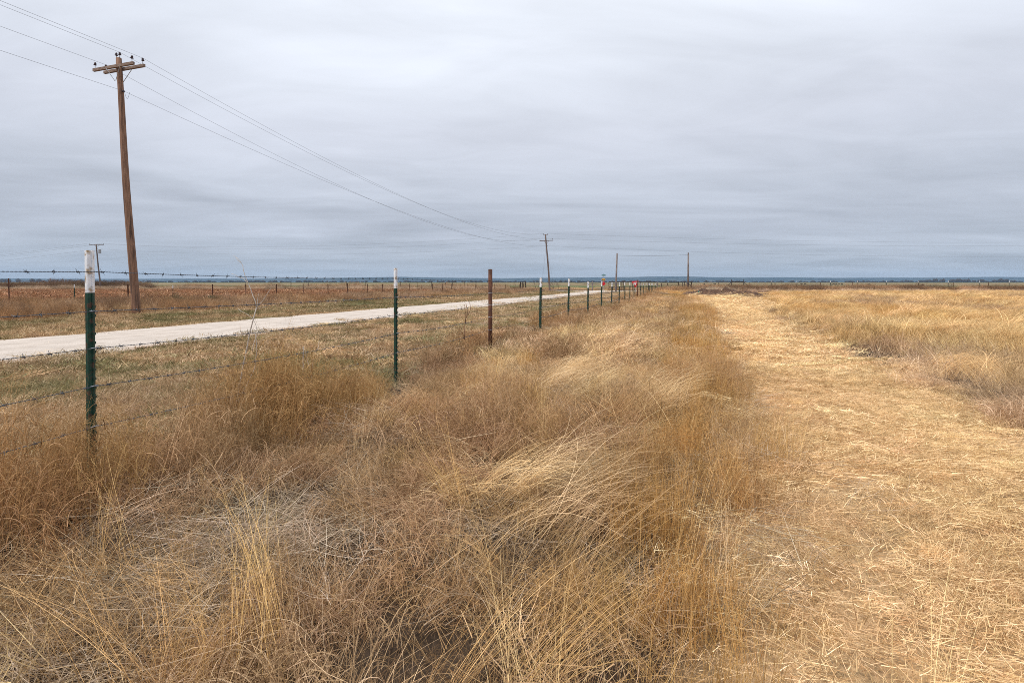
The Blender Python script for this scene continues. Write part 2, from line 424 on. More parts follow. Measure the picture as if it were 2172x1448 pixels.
# ------------------------------------------------------------------ hills, woodland
def ridge(name, mat, y0, depth, xs, top, jag, seed, kind, label, rough=.12, rowsn=14):
    V = []
    for j in range(rowsn):
        t = j / (rowsn - 1)
        y = y0 + depth * t
        prof = math.sin(math.pi * min(1, t * 1.0)) ** .7
        n = fbm(xs / jag, np.full_like(xs, y / jag), seed, 5)
        z = height(xs, np.full_like(xs, y)) - 3 + (top(xs) * prof) * (1 + (n - .5) * rough * 2)
        for x, zz in zip(xs, z): V.append((x, y, zz))
    nn = len(xs); id_ = np.arange(len(V)).reshape(rowsn, nn)
    q = np.stack([id_[:-1, :-1], id_[:-1, 1:], id_[1:, 1:], id_[1:, :-1]], -1).reshape(-1, 4)
    return tag(link(name, new_mesh(name, V, q, smooth=False), mat), kind=kind, label=label)
def hill_top(x):
    px = 1086 + x / 6000 * F
    prof = np.interp(px, [-3000, 0, 150, 600, 750, 860, 940, 1060, 1200, 1330, 1390, 1440, 1490, 1560, 1640, 1760, 1960, 2080, 2172, 5000],
                     [590.5, 590.6, 592.5, 591.8, 590, 588.2, 590.0, 591, 590, 588.8, 587.2, 587.0, 588.6, 589.8, 588.8, 590.0, 589.8, 588.2, 588.8, 590])
    return (HOR - prof) * 6000 / F - 9
ridge('hills', M['hill'], 4600, 2800, np.linspace(-8000, 8000, 1600), hill_top, 700., 11, 'structure', 'low blue tree covered hills along the horizon', .07)

def tree_belt(name, spots, mat, label):
    """ragged woodland of many small crowns, too far to tell apart"""
    ico = []; t = (1 + 5 ** .5) / 2
    bm = bmesh.new(); bmesh.ops.create_icosphere(bm, subdivisions=1, radius=1)
    iv = np.array([v.co[:] for v in bm.verts]); itf = np.array([[v.index for v in f.verts] for f in bm.faces]); bm.free()
    V = []; Fs = []; b = 0
    for (x, y, w, h) in spots:
        s = iv * (1 + rs.uniform(-.3, .3, iv.shape)) * np.array([w, w, h * .62])
        s[:, 2] += hz(x, y) + h * .42
        s[:, 0] += x; s[:, 1] += y
        V.append(s); Fs.append(itf + b); b += len(s)
    me = new_mesh(name, np.concatenate(V), np.concatenate(Fs))
    return tag(link(name, me, mat), kind='stuff', label=label)
sp = []
for x in np.arange(-4200, 4200, 9.0):
    px = 1086 + x / 3000 * F
    dens = .55 + .45 * (fbm(np.array([px / 60.]), np.array([2.]), 8, 3)[0] > .45)
    if rs.rand() < dens:
        amp = 1.0 + 1.1 * float(np.interp(px, [0, 90, 250, 1880, 1990, 2100, 2140, 2300], [1.2, 1.2, .1, 0, 1.1, .9, .1, 0]))
        sp.append((x + rs.uniform(-8, 8), 3000 + rs.uniform(-160, 160), rs.uniform(7, 16), rs.uniform(4, 11) * amp))
tree_belt('woodland', sp, M['treeline'], 'dark bare woodland along the foot of the hills')

# ------------------------------------------------------------------ grass
def strands(r, n, R, L, th0, bend, azsd, w, seg, daz=0.0, z0=(0, 0), thmax=2.9, base_xy=None, tint=(0, 1), az0=0.0, zmin=.003, wtip=.25):
    if base_xy is None:
        if R < .3: n = int(n * 3.4); R = R * 2.3           # the close-up patches hold four tufts' worth of blades
        m = max(5, n // 16); rr = R * np.sqrt(r.rand(m)); aa = r.rand(m) * 6.283
        c = r.randint(0, m, n); sd_ = R / math.sqrt(m) * .55
        p = np.stack([rr[c] * np.cos(aa[c]) + r.randn(n) * sd_, rr[c] * np.sin(aa[c]) + r.randn(n) * sd_, r.uniform(z0[0], z0[1], n)], -1)
        caz = (r.rand(m) * 6.283 if azsd > 3 else r.randn(m) * azsd)[c]; az = az0 + caz + r.randn(n) * min(azsd * .6, .75)
        lf = r.uniform(.75, 1.2, m)[c]; cti = r.rand(m)[c]; cth = r.uniform(th0[0], th0[1], m)[c]
    else:
        p = base_xy.copy(); az = az0 + (r.rand(n) * 6.283 if azsd > 3 else r.randn(n) * azsd); lf = 1; cti = r.rand(n); cth = r.uniform(th0[0], th0[1], n)
    th = .5 * cth + .5 * r.uniform(th0[0], th0[1], n); be = r.uniform(bend[0], bend[1], n); Ls = r.uniform(L[0], L[1], n) * lf
    dz_ = r.randn(n) * daz
    P = [p.copy()]; 
    for s in range(seg):
        t = (s + .5) / seg
        d = np.stack([np.sin(th) * np.cos(az), np.sin(th) * np.sin(az), np.cos(th)], -1)
        p = p + d * (Ls / seg)[:, None]
        p[:, 2] = np.maximum(p[:, 2], zmin)
        P.append(p.copy())
        th = np.minimum(th + be / seg * (.4 + 1.2 * t), thmax); az = az + dz_ / seg
    P = np.stack(P, 1)                                     # n, seg+1, 3
    D = P[:, -1] - P[:, 0]; D /= np.linalg.norm(D, axis=1)[:, None] + 1e-9
    S = np.cross(D, r.randn(n, 3)); S /= np.linalg.norm(S, axis=1)[:, None] + 1e-9
    ww = r.uniform(w[0], w[1], n)[:, None, None] * .5
    tp = np.linspace(0, 1, seg + 1); tp = (1 - tp * (1 - wtip))[None, :, None]
    A_ = P + S[:, None] * ww * tp; B_ = P - S[:, None] * ww * tp
    V = np.stack([A_, B_], 2).reshape(n, -1, 3)
    k = 2 * (seg + 1)
    base = (np.arange(n) * k)[:, None]
    q = []
    for s in range(seg): q.append(base + np.array([[2 * s, 2 * s + 1, 2 * s + 3, 2 * s + 2]]))
    q = np.concatenate(q, 0)
    ti = np.repeat(tint[0] + (tint[1] - tint[0]) * (.6 * cti + .4 * r.rand(n)), k)
    return V.reshape(-1, 3), q, ti, P
def merge(parts):
    V = []; Q = []; T = []; b = 0
    for p in parts:
        V.append(p[0]); Q.append(p[1] + b); T.append(p[2]); b += len(p[0])
    return np.concatenate(V), np.concatenate(Q), np.concatenate(T)
def fuzz(r, P, per, L, w, lo=.55, seg=2, tint=(.3, .9)):
    n = P.shape[0]; s = P.shape[1] - 1
    i = np.repeat(np.arange(n), per); t = r.uniform(lo, .98, n * per) * s
    a = np.floor(t).astype(int); f = (t - a)[:, None]
    b = P[i, a] * (1 - f) + P[i, np.minimum(a + 1, s)] * f
    return strands(r, n * per, 0, L, (.2, 1.5), (-.3, .8), 9, w, seg, base_xy=b, tint=tint)

def T_golden(r, lod):
    if lod == 0:
        a = strands(r, 46, .13, (.28, .60), (.05, .95), (.0, .8), 1.5, (.0016, .0036), 6, daz=.5)
        f = fuzz(r, a[3], 3, (.025, .07), (.0007, .0012))
        b = strands(r, 34, .16, (.12, .3), (.2, 1.2), (.5, 1.8), 9, (.002, .004), 4, daz=.7, tint=(0, .8))
        return merge([a, f, b])
    if lod == 1:
        a = strands(r, 120, .48, (.28, .58), (.05, .8), (.1, 1.0), 1.5, (.005, .012), 4, daz=.5)
        f = fuzz(r, a[3], 1, (.04, .1), (.002, .0035), seg=1)
        b = strands(r, 60, .5, (.12, .3), (.2, 1.2), (.5, 1.6), 9, (.004, .007), 3, tint=(0, .7))
        return merge([a, f, b])
    return merge([strands(r, 230, 1.5, (.28, .58), (.1, .7), (.3, 1.1), 1.0, (.010, .020), 3)])
def T_lodged(r, lod):
    n, R, w, seg = ((62, .18, (.002, .0042), 8), (110, .45, (.005, .012), 6), (200, 1.4, (.010, .02), 4))[lod]
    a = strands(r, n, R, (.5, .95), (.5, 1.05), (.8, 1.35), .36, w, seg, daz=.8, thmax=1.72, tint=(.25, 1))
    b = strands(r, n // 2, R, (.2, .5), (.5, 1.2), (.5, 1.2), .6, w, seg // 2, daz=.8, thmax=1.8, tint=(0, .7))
    return merge([a, b])
def T_bluestem(r, lod):
    if lod == 0:
        a = strands(r, 32, .13, (.40, .80), (.0, .30), (.05, .6), 9, (.0018, .0036), 6, daz=.3)
        n = 300; i = r.randint(0, len(a[3]), n); s = r.randint(0, 5, n)
        b = strands(r, n, 0, (.10, .24), (.2, .9), (1.2, 3.4), 9, (.0026, .0056), 6, daz=1.2, base_xy=a[3][i, s], tint=(.1, .95))
        c = strands(r, 40, .16, (.1, .3), (.3, 1.2), (1, 2.6), 9, (.002, .004), 5, daz=1, tint=(0, .7))
        f = fuzz(r, a[3], 3, (.02, .05), (.001, .0018))
        return merge([a, b, c, f])
    if lod == 1:
        a = strands(r, 90, .45, (.35, .75), (.0, .45), (.05, .8), 9, (.005, .011), 4)
        n = 130; i = r.randint(0, 90, n); s = r.randint(0, 4, n)
        b = strands(r, n, 0, (.12, .28), (.2, 1.0), (1.0, 2.8), 9, (.007, .014), 4, daz=1, base_xy=a[3][i, s])
        return merge([a, b])
    a = strands(r, 150, 1.3, (.35, .75), (.0, .6), (.2, 1.1), 9, (.010, .02), 3)
    return merge([a, strands(r, 80, 1.4, (.2, .4), (.3, 1.3), (.4, 1.4), 9, (.014, .03), 2)])
def T_matted(r, lod):
    n, R, w, seg = ((80, .2, (.0016, .0034), 5), (140, .5, (.005, .010), 3), (160, 1.2, (.01, .02), 2))[lod]
    a = strands(r, n, R, (.12, .38), (1.1, 1.62), (-.2, .5), 9, w, seg, daz=1.0, z0=(.005, .05), thmax=1.75)
    b = strands(r, n // 4, R, (.06, .2), (.3, 1.1), (.5, 2.2), 9, w, seg, daz=1)
    return merge([a, b])
def T_curly(r, lod):
    n, R, w, seg = ((110, .14, (.0026, .0056), 7), (150, .4, (.007, .014), 4), (160, 1.2, (.012, .022), 3))[lod]
    a = strands(r, n, R, (.10, .30), (.0, .9), (1.2, 3.8), 9, w, seg, daz=1.5, z0=(0, .08), tint=(.15, 1))
    b = strands(r, n // 3, R, (.2, .4), (.1, .8), (.2, 1.0), 9, w, 5, daz=.5)
    return merge([a, b])
def T_mown(r, lod):
    n, R, w, seg = ((340, .24, (.0014, .0034), 2), (520, .75, (.005, .011), 2), (330, 1.9, (.011, .022), 1))[lod]
    L = ((.02, .09), (.035, .12), (.12, .3))[lod]
    a = strands(r, n, R, L, (1.15, 1.62), (-.15, .3), .9, w, seg, daz=.5, z0=(.003, .03), thmax=1.7, tint=(.15, 1))
    b = strands(r, n // 5, R, (.02, .07), (.1, .9), (0, .6), 9, w, 2, tint=(.1, .9))
    return merge([a, b])
def T_turf(r, lod):
    n, R, w, seg = ((200, .25, (.002, .004), 3), (380, .75, (.006, .012), 2), (400, 1.9, (.012, .024), 1))[lod]
    return merge([strands(r, n, R, (.03, .10), (.1, 1.4), (.2, 1.4), 9, w, seg, daz=.6, z0=(0, .01))])
def T_upright(r, lod):
    n, R, w, seg = ((72, .12, (.0013, .0028), 5), (170, .40, (.004, .009), 4), (260, 1.0, (.009, .018), 3))[lod]
    a = strands(r, n, R, (.26, .48), (.0, .38), (-.1, .45), 9, w, seg, daz=.3)
    if lod == 2: return merge([a])
    f = fuzz(r, a[3], 3 - 2 * lod, (.02, .06), (w[0] * .6, w[1] * .6), lo=.4, seg=1)
    return merge([a, f, strands(r, n // 3, R, (.08, .25), (.2, 1.2), (.2, 1.4), 9, w, seg - 1, tint=(0, .7))])
def T_tangle(r, lod):
    n, R, w, seg = ((66, .17, (.0016, .0036), 4), (150, .45, (.005, .011), 3), (180, 1.2, (.01, .02), 2))[lod]
    a = strands(r, n, R, (.12, .42), (.25, 1.45), (-.25, .5), 9, w, seg, daz=.5, z0=(0, .12), thmax=1.85)
    b = strands(r, n // 2, R, (.08, .22), (.3, 1.3), (.6, 2.6), 9, (w[0] * 1.5, w[1] * 1.4), seg + 1, daz=1.2, z0=(0, .1))
    return merge([a, b])
def T_wisp(r, lod):
    a = strands(r, 9, .05, (.6, 1.05), (.35, .9), (.35, .9), .18, (.0014, .0024), 9, daz=.25, tint=(.4, 1))
    return merge([a, fuzz(r, a[3], 8, (.02, .06), (.0008, .0013), lo=.4)])
def T_scrub(r, lod):
    if lod < 2:
        a = strands(r, 60, .45, (.5, 1.05), (.0, .5), (-.1, .6), 9, (.004, .008), 5, daz=.5)
        f = fuzz(r, a[3], 5, (.08, .22), (.003, .006), lo=.25)
        return merge([a, f, strands(r, 60, .5, (.1, .35), (.3, 1.3), (.3, 1.6), 9, (.006, .012), 3)])
    a = strands(r, 90, 1.5, (.5, 1.0), (.0, .6), (.0, .8), 9, (.010, .02), 3)
    f = fuzz(r, a[3], 3, (.15, .3), (.009, .016), lo=.2, seg=1)
    return merge([a, f, strands(r, 60, 1.6, (.2, .4), (.3, 1.3), (.3, 1.2), 9, (.014, .03), 2)])
def T_clod(r, lod):
    n, R, w = (110, 1.6, (.03, .08))
    return merge([strands(r, n, R, (.05, .22), (.2, 1.5), (0, 1.5), 9, w, 2, daz=1, wtip=.6)])
LODS = {'golden': (6, 5, 4), 'lodged': (6, 5, 3), 'bluestem': (6, 5, 4), 'matted': (5, 4, 2), 'curly': (5, 4, 2), 'mown': (6, 5, 4),
        'turf': (4, 5, 4), 'upright': (6, 5, 3), 'tangle': (6, 4, 2), 'wisp': (6, 0, 0), 'scrub': (0, 4, 4), 'clod': (0, 0, 4)}
BUILD = dict(golden=T_golden, lodged=T_lodged, bluestem=T_bluestem, matted=T_matted, curly=T_curly, mown=T_mown, turf=T_turf, upright=T_upright, tangle=T_tangle, wisp=T_wisp, scrub=T_scrub, clod=T_clod)
straw_mat = blade_mat('dry grass blades', .2)
TEMPL = {}; START = {}
for kname, cnt in LODS.items():
    c = bpy.data.collections.new('plants_' + kname); i = 0; st = []
    for lod in range(3):
        st.append((i, cnt[lod]))
        for v in range(cnt[lod]):
            r = np.random.RandomState(hash_ := (sum(map(ord, kname)) * 31 + lod * 7 + v))
            V, Q, T_ = BUILD[kname](r, lod)
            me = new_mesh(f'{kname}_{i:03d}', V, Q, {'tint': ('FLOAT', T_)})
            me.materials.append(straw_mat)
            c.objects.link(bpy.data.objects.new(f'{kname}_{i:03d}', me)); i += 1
    TEMPL[kname] = c; START[kname] = st

PTS = {k: [] for k in LODS}
def gauss(x, y, px, py, rx, ry):
    cx, cy_ = G(px, py); return np.exp(-((x - cx) / rx) ** 2 - ((y - cy_) / ry) ** 2)
def flow(x, y):
    """direction the stems are laid over: mostly to the right, swirling"""
    a = -.35 + (fbm(x / 1.6, y / 2.2, 60, 2) - .5) * 3.4
    a = a + (fbm(x / .55, y / .7, 61, 2) - .5) * 3.2
    a = a + np.where(U(x, y) > 2.2, .55, 0)
    return a
CL = dict(gold=(.66, .425, .18), orange=(.63, .365, .125), pale=(.80, .59, .33), tan=(.68, .48, .295), red=(.48, .29, .155), grey=(.56, .455, .345),
          straw=(.92, .70, .42), straw2=(.85, .62, .35), green=(.125, .14, .055), brown=(.40, .25, .15), dark=(.19, .12, .08), mauve=(.54, .39, .275), rose=(.70, .50, .315))
CL = {k: np.array(v) for k, v in CL.items()}
def sample(y0, y1, dens, xw=1.22, pad=1.6):
    area = xw * (y1 * y1 - y0 * y0) + 2 * pad * (y1 - y0)
    n = int(area * dens)
    y = np.sqrt(rs.rand(int(n * 1.0)) * (y1 * y1 - y0 * y0) + y0 * y0)
    x = rs.uniform(-1, 1, len(y)) * (xw * y + pad)
    return x, y
def mixc(a, b, t): return a * (1 - t[:, None]) + b * t[:, None]
def add(kind, lod, x, y, prob, tone, smin=.8, smax=1.2, rot=None, jit=.35, zs=None, dz=0.0, tilt=.06):
    keep = rs.rand(len(x)) < prob
    x, y, tone = x[keep], y[keep], tone[keep]
    n = len(x)
    if not n: return
    st, ct = START[kind][lod]
    rz = (flow(x, y) if rot is None else rot[keep] if isinstance(rot, np.ndarray) else rs.rand(n) * 6.283) + rs.randn(n) * jit
    s = rs.uniform(smin, smax, n)
    if zs is not None: s = s * zs[keep]
    tone = tone * (1 + rs.randn(n, 1) * .10) * (1 + rs.randn(n, 3) * .02)
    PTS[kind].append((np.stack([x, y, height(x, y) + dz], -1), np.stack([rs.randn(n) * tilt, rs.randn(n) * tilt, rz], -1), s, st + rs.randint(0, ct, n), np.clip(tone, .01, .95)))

RINGS = [(1.0, 7.5, 0), (7.0, 25.0, 1), (24.0, 96.0, 2)]
DF = {0: 8.6, 1: 4.2, 2: .55}            # plants (or patches) per square metre at each level of detail
for (y0, y1, lod) in RINGS:
    def fields(x, y):
        pl, pr = path_edges(y); u = U(x, y)
        e = (fbm(x / .7, y / 1.1, 21, 3) - .5) * (.5 if lod == 0 else .9)
        f = dict(u=u, pl=pl, pr=pr, e=e, n1=fbm(x / 1.1, y / 1.5, 22, 3), n2=fbm(x / 2.6, y / 4, 23, 3), n3=fbm(x / .5, y / .6, 24, 2), n4=fbm(x / 5, y / 8, 25, 3))
        f['path'] = sstep(pl - .05, pl + .2, x + e * .25) * (1 - sstep(pr - .15, pr + .35, x + e * .6)) * (y < 54)
        # band of weeds along the fence (wider close by)
        wb = np.interp(y, [0, 2, 4, 6, 9, 14, 30, 90], [-2.75, -2.75, -2.6, -2.9, -3.1, -2.7, -2.3, -2.2])
        lb = np.interp(y, [0, 3, 6, 9, 14, 30, 90], [-4.3, -4.4, -3.9, -4.0, -4.5, -4.9, -5.2])
        f['weed'] = sstep(lb - .4, lb + .3, u + e) * (1 - sstep(wb - .15, wb + .25, u + e))
        f['strip'] = sstep(wb - .2, wb + .2, u + e) * (1 - sstep(pl - .15, pl + .25, x + e * .6)) * (y < 93)
        f['verge'] = sstep(-10.5, -10.2, u + e) * (1 - sstep(lb - .3, lb + .4, u + e)) * (y < 90)
        f['verge2'] = sstep(-24.4, -22.9, u + e * 2) * (1 - sstep(-15.3, -15.1, u + e)) * (y < 88)
        f['belt2'] = sstep(-39.2, -38.2, u) * (1 - sstep(-24.0, -22.4, u + e * 2)) * (y < 118)
        f['field'] = sstep(pr - .1, pr + .4, x + e) * (y < 87)
        pxl = 1086 + F * x / y; clear = 1 - (pxl > 1478) * (pxl < 1640) * (y > 40)
        mg = (0, .25, 1.1)[lod]
        f['strip'] = f['strip'] * clear * (1 - sstep(pl - mg - .2, pl - mg + .2, x + e * .6)); f['field'] = f['field'] * clear * sstep(pr + mg - .1, pr + mg + .3, x + e)
        # low matted litter in the near left corner, and the curly clumps right of it
        f['mat'] = f['strip'] * sstep(-.0, .5, 3.15 - y) * (1 - sstep(-1.95, -1.55, u + e * .6)) if lod == 0 else f['strip'] * 0
        f['curl'] = f['strip'] * (1 - f['mat']) * (1 - sstep(-1.35, -.75, u + e)) * (1 - sstep(4.2, 5.6, y)) if lod == 0 else f['strip'] * 0
        return f
    D = DF[lod]
    # --- centre strip
    def swirl(x, y, f):
        sw = gauss(x, y, 1270, 800, .95, 1.5) * 1.3 + gauss(x, y, 1330, 730, 1.2, 1.9) * .9 + gauss(x, y, 980, 1090, .35, .45) + gauss(x, y, 1150, 1390, .38, .22) * .45 + gauss(x, y, 870, 860, .3, .6) * .6
        sw = sw + sstep(.56, .70, f['n2']) * .6 * (y > 8)
        return np.clip(sw, 0, 1) * (1 - gauss(x, y, 1120, 880, .4, .9)) * (1 - f['edge'] * .8)
    def setedge(x, y, f):
        wd = .34 + .012 * y
        f['edge'] = np.exp(-((x - f['pl'] + wd * 1.15) / wd) ** 4)     # band of upright grass beside the mown path
        f['blob'] = np.clip(gauss(x, y, 1110, 880, .40, 1.1) * 1.3 + gauss(x, y, 430, 1420, .28, .18) + gauss(x, y, 840, 1330, .25, .25) * .6, 0, 1)
    x, y = sample(y0, y1, D * 1.0); f = fields(x, y); setedge(x, y, f); sw = swirl(x, y, f)
    free = f['strip'] * (1 - f['mat'] * .9) * (1 - f['curl'] * .7)
    lowz = sstep(7.5, 4.0, y) if False else 1 - sstep(4.0, 8.0, y)
    tone = mixc(mixc(CL['gold'], CL['tan'], sstep(.3, .65, f['n1'])), CL['orange'], f['blob'] * .7)
    tone = mixc(tone, CL['mauve'], sstep(.54, .70, f['n2']) * .55 * (1 - f['blob']))
    hsc = .50 - .10 * lowz + .20 * f['blob'] + .45 * (f['n2'] - .45) + .4 * (f['n3'] - .5)
    add('golden', lod, x, y, free * np.clip(.34 + .25 * sstep(.4, .6, f['n3']) - .34 * lowz + .9 * f['blob'], .04, 1) * (1 - sw * .85) * (1 - f['edge'] * .85), tone, .75, 1.25, zs=hsc, jit=.9)
    x, y = sample(y0, y1, D * 1.5); f = fields(x, y); setedge(x, y, f)
    tone = mixc(mixc(CL['orange'], CL['gold'] * 1.05, .25 + .75 * sstep(.3, .55, f['n1'])), CL['brown'] * 1.1, sstep(.55, .75, f['n3']) * .4)
    add('upright', lod, x, y, f['strip'] * np.clip(f['edge'] * 1.6 + f['blob'] * .2, 0, 1), tone, .75, 1.1, rot=0, zs=.80 + .5 * (f['n1'] - .45) + .3 * (f['n3'] - .5))
    x, y = sample(y0, y1, D * .9); f = fields(x, y); setedge(x, y, f); sw = swirl(x, y, f)
    tone = mixc(CL['pale'], CL['tan'], sstep(.35, .6, f['n3']) * .6)
    wavy = -.35 + .6 * np.sin(x * 2.6 + y * 2.1) + (f['n1'] - .5) * 2.0
    add('lodged', lod, x, y, f['strip'] * (1 - f['mat']) * (sw * .95 + .05), tone, .4, .8, rot=wavy, jit=.35)
    x, y = sample(y0, y1, D * .8); f = fields(x, y)
    add('matted', lod, x, y, f['strip'] * (.4 + .6 * f['mat']) + f['curl'] * .3 + f['weed'] * .35, mixc(CL['tan'], CL['grey'], sstep(.25, .6, f['n3'])), .8, 1.2, rot=0)
    if lod == 0:
        add('matted', 0, x, y, f['mat'], mixc(CL['grey'], CL['rose'], sstep(.3, .7, f['n1'])), .8, 1.2, rot=0)
    x, y = sample(y0, y1, D * 1.6); f = fields(x, y); setedge(x, y, f); sw = swirl(x, y, f)
    tone = mixc(mixc(CL['tan'], CL['pale'], sstep(.35, .6, f['n3'])), mixc(CL['brown'], CL['gold'], f['n1']), sstep(.45, .65, f['n2']) * .7)
    add('tangle', lod, x, y, np.clip(f['strip'] * (1.0 - .6 * f['mat']) * (1 - .7 * sw) * (1 - .6 * f['edge']), 0, 1), tone, .6, 1.1, rot=0, zs=.8 + .7 * (f['n1'] - .45))
    x, y = sample(y0, y1, D * 1.0); f = fields(x, y); setedge(x, y, f); sw = swirl(x, y, f)
    cc = np.clip(f['curl'] * 1.0 + f['strip'] * (sstep(.36, .55, f['n1']) * .75) * (1 - f['edge']) * (1 - sw) + f['weed'] * .3, 0, 1)
    add('curly', lod, x, y, cc * (1 - f['mat']), mixc(mixc(CL['rose'], CL['tan'], .5 + 0 * x), CL['brown'], sstep(.40, .65, f['n2']) * .8), .6, 1.1, rot=0, zs=.7 + .5 * f['n1'])
    # --- weeds along the fence
    x, y = sample(y0, y1, D * 1.7); f = fields(x, y)
    big = np.clip(gauss(x, y, 250, 1060, 1.1, 1.25) + gauss(x, y, 650, 900, .5, .6) + gauss(x, y, 60, 1080, .6, .6), 0, 1)
    tone = mixc(mixc(CL['red'], CL['gold'] * .8, sstep(.5, .75, f['n2']) * .6), CL['rose'] * .85, sstep(.5, .72, f['n3']) * .55)
    add('bluestem', lod, x, y, f['weed'] * np.clip(.10 + .5 * sstep(.40, .62, f['n1']) + .7 * big + .25 * (y > 9), 0, 1), tone, .6, 1.15, rot=0, zs=np.clip(.46 + .42 * big + 1.0 * (f['n1'] - .45), .2, 1.2))
    add('bluestem', lod, x, y, f['strip'] * (1 - f['mat']) * sstep(.50, .65, f['n1']) * .30, mixc(CL['tan'], CL['red'], f['n3']), .5, .8, rot=0)
    # --- mown path
    x, y = sample(y0, y1, D * (2.2 if lod == 0 else 1.7)); f = fields(x, y)
    trk = fbm((x - f['pl']) / .42, y / 5.0, 81, 3); tone = mixc(mixc(CL['straw'], CL['straw2'], sstep(.35, .65, .5 * f['n1'] + .5 * trk)), CL['tan'], np.clip(sstep(.52, .70, trk) * .35 + sstep(.62, .78, f['n3']) * .35, 0, 1))
    add('mown', lod, x, y, f['path'], tone, .8, 1.2, rot=-.15 + (f['n1'] - .5) * 2.2, jit=.35, tilt=.10)
    if lod < 2:
        x, y = sample(y0, y1, D * .9); f = fields(x, y)
        win = np.exp(-((x - f['pl'] - 1.0 - .05 * y) / .28) ** 2) + np.exp(-((x - f['pr'] + .55) / .35) ** 2)
        add('curly', lod, x, y, f['path'] * (.30 if lod == 0 else .12), mixc(CL['straw'], CL['straw2'], f['n1']), .22, .38, rot=0)
        bd = np.exp(-((x - f['pl'] - .02) / .22) ** 2) + .8 * np.exp(-((x - f['pr']) / .3) ** 2)
        add('tangle', lod, x, y, np.clip(bd * .8, 0, 1) * (y < 54), mixc(CL['tan'], CL['straw2'], f['n1']), .35, .7, rot=0)
        if lod == 0: add('matted', lod, x, y, f['path'] * (.06 + .3 * win * f['n2']), mixc(CL['straw'], CL['straw2'], f['n1']), .4, .7, rot=0)
        add('turf', lod, x, y, f['path'] * .3 * win, CL['straw'] + 0 * tone[:len(x)] if len(tone) >= len(x) else np.tile(CL['straw'], (len(x), 1)), .8, 1.3, rot=0)
    # --- golden field on the right
    x, y = sample(y0, y1, D * 1.05); f = fields(x, y)
    edge2 = np.exp(-((x - f['pr'] - .35) / .55) ** 2)
    tone = mixc(mixc(CL['gold'] * 1.06, CL['pale'] * .95, sstep(.4, .7, f['n2'])), CL['mauve'], np.clip(sstep(.57, .70, f['n4']) * .75 + edge2 * .5 * sstep(.3, .6, f['n1']), 0, 1))
    add('golden', lod, x, y, f['field'] * .85, tone, .8, 1.15, zs=.66 + .35 * (f['n2'] - .4) + .2 * (f['n3'] - .5) - .12 * edge2)
    x, y = sample(y0, y1, D * .5); f = fields(x, y)
    add('lodged', lod, x, y, f['field'] * (.3 + .6 * sstep(.5, .65, f['n2'])) * (1 - np.exp(-((x - f['pr'] - .3) / .6) ** 2)), mixc(CL['pale'], CL['gold'], f['n1']), .6, .95, jit=.3)
    add('curly', lod, x, y, f['field'] * .45 * np.exp(-((x - f['pr'] - .25) / .4) ** 2), mixc(CL['mauve'], CL['rose'], sstep(.3, .6, f['n1'])), .8, 1.2, rot=0)
    # --- short roadside turf
    x, y = sample(y0, y1, D * 1.5, pad=2); f = fields(x, y)
    gr = sstep(.50, .62, fbm(x / .8, y / .8, 31, 4))
    tone = mixc(mixc(CL['tan'] * np.array([.86, .92, 1.0]), CL['rose'] * .85, f['n3']), CL['green'] * 1.4, gr * .7)
    add('turf', lod, x, y, f['verge'], tone, .7, 1.3, rot=0)
    gr2 = np.clip(sstep(.42, .64, fbm(x / 1.5, y / 1.9, 33, 3)), 0, 1)
    tone = mixc(CL['tan'] * .85, CL['green'] * 1.15, gr2 * .75)
    add('turf', lod, x, y, f['verge2'], tone, .8, 1.4, rot=0)
    x, y = sample(y0, y1, D * .5); f = fields(x, y)
    add('matted', lod, x, y, f['verge'] * sstep(.45, .6, f['n1']), mixc(CL['tan'], CL['straw2'], f['n3']), .6, 1.0, rot=0)
    add('curly', lod, x, y, (f['verge'] * .18 + f['verge2'] * .12) * sstep(.5, .6, f['n3']), mixc(CL['tan'], CL['brown'], f['n1']), .5, .8, rot=0)
    if lod > 0:
        # --- rough belt beyond the road
        x, y = sample(y0, min(y1 * 1.2, 118), D * .8, xw=1.3); f = fields(x, y)
        tone = mixc(mixc(CL['red'], CL['mauve'], sstep(.4, .65, f['n2'])), CL['dark'], sstep(.4, .7, f['n1']) * .9)
        near = sstep(-32, -27, f['u'])
        add('scrub', lod, x, y, f['belt2'] * (.45 + .5 * near), tone, .5, .85, rot=0, zs=.7 + 1.0 * (f['n1'] - .35))
        x, y = sample(y0, min(y1 * 1.2, 118), D * .8, xw=1.3); f = fields(x, y)
        add('bluestem', lod, x, y, f['belt2'] * .8, mixc(CL['red'], CL['tan'], sstep(.4, .7, f['n1'])), .45, .8, rot=0)
# scattered extras close to the camera
x, y = sample(1.1, 7, 3.2); u = U(x, y); pl, pr = path_edges(y)
add('wisp', 0, x, y, ((u > -2.6) & (x < pl + .15)) * .75, mixc(CL['gold'], CL['pale'], rs.rand(len(x))), .4, .8, rot=rs.uniform(0, 6.28, len(x)), jit=.2)
for (px, py, a, k) in ((520, 1440, 2.5, 5), (560, 1400, 2.3, 4), (330, 1440, 2.7, 3), (250, 1190, 2.6, 1), (1010, 1100, 2.4, 4), (1120, 1430, .1, 4), (960, 1440, .2, 3), (1400, 1420, 2.8, 2)):
    gx, gy = G(px, py); n = max(1, k // 2)
    add('wisp', 0, gx + rs.randn(n) * .05, gy + rs.randn(n) * .05, np.ones(n), np.tile(CL['gold'] * 1.1, (n, 1)), .5, .75, rot=a + rs.randn(n) * .15, jit=.05)
# ploughed field: curled leaf litter and clods
x, y = sample(24, 118, .9, xw=1.4); u = U(x, y); n = fbm(x / 2, y / 2, 70, 2)
add('clod', 2, x, y, (u < -38.5) * .9, mixc(np.array([.36, .19, .11]), np.array([.48, .29, .17]), sstep(.3, .7, n)), .8, 1.3, rot=0)
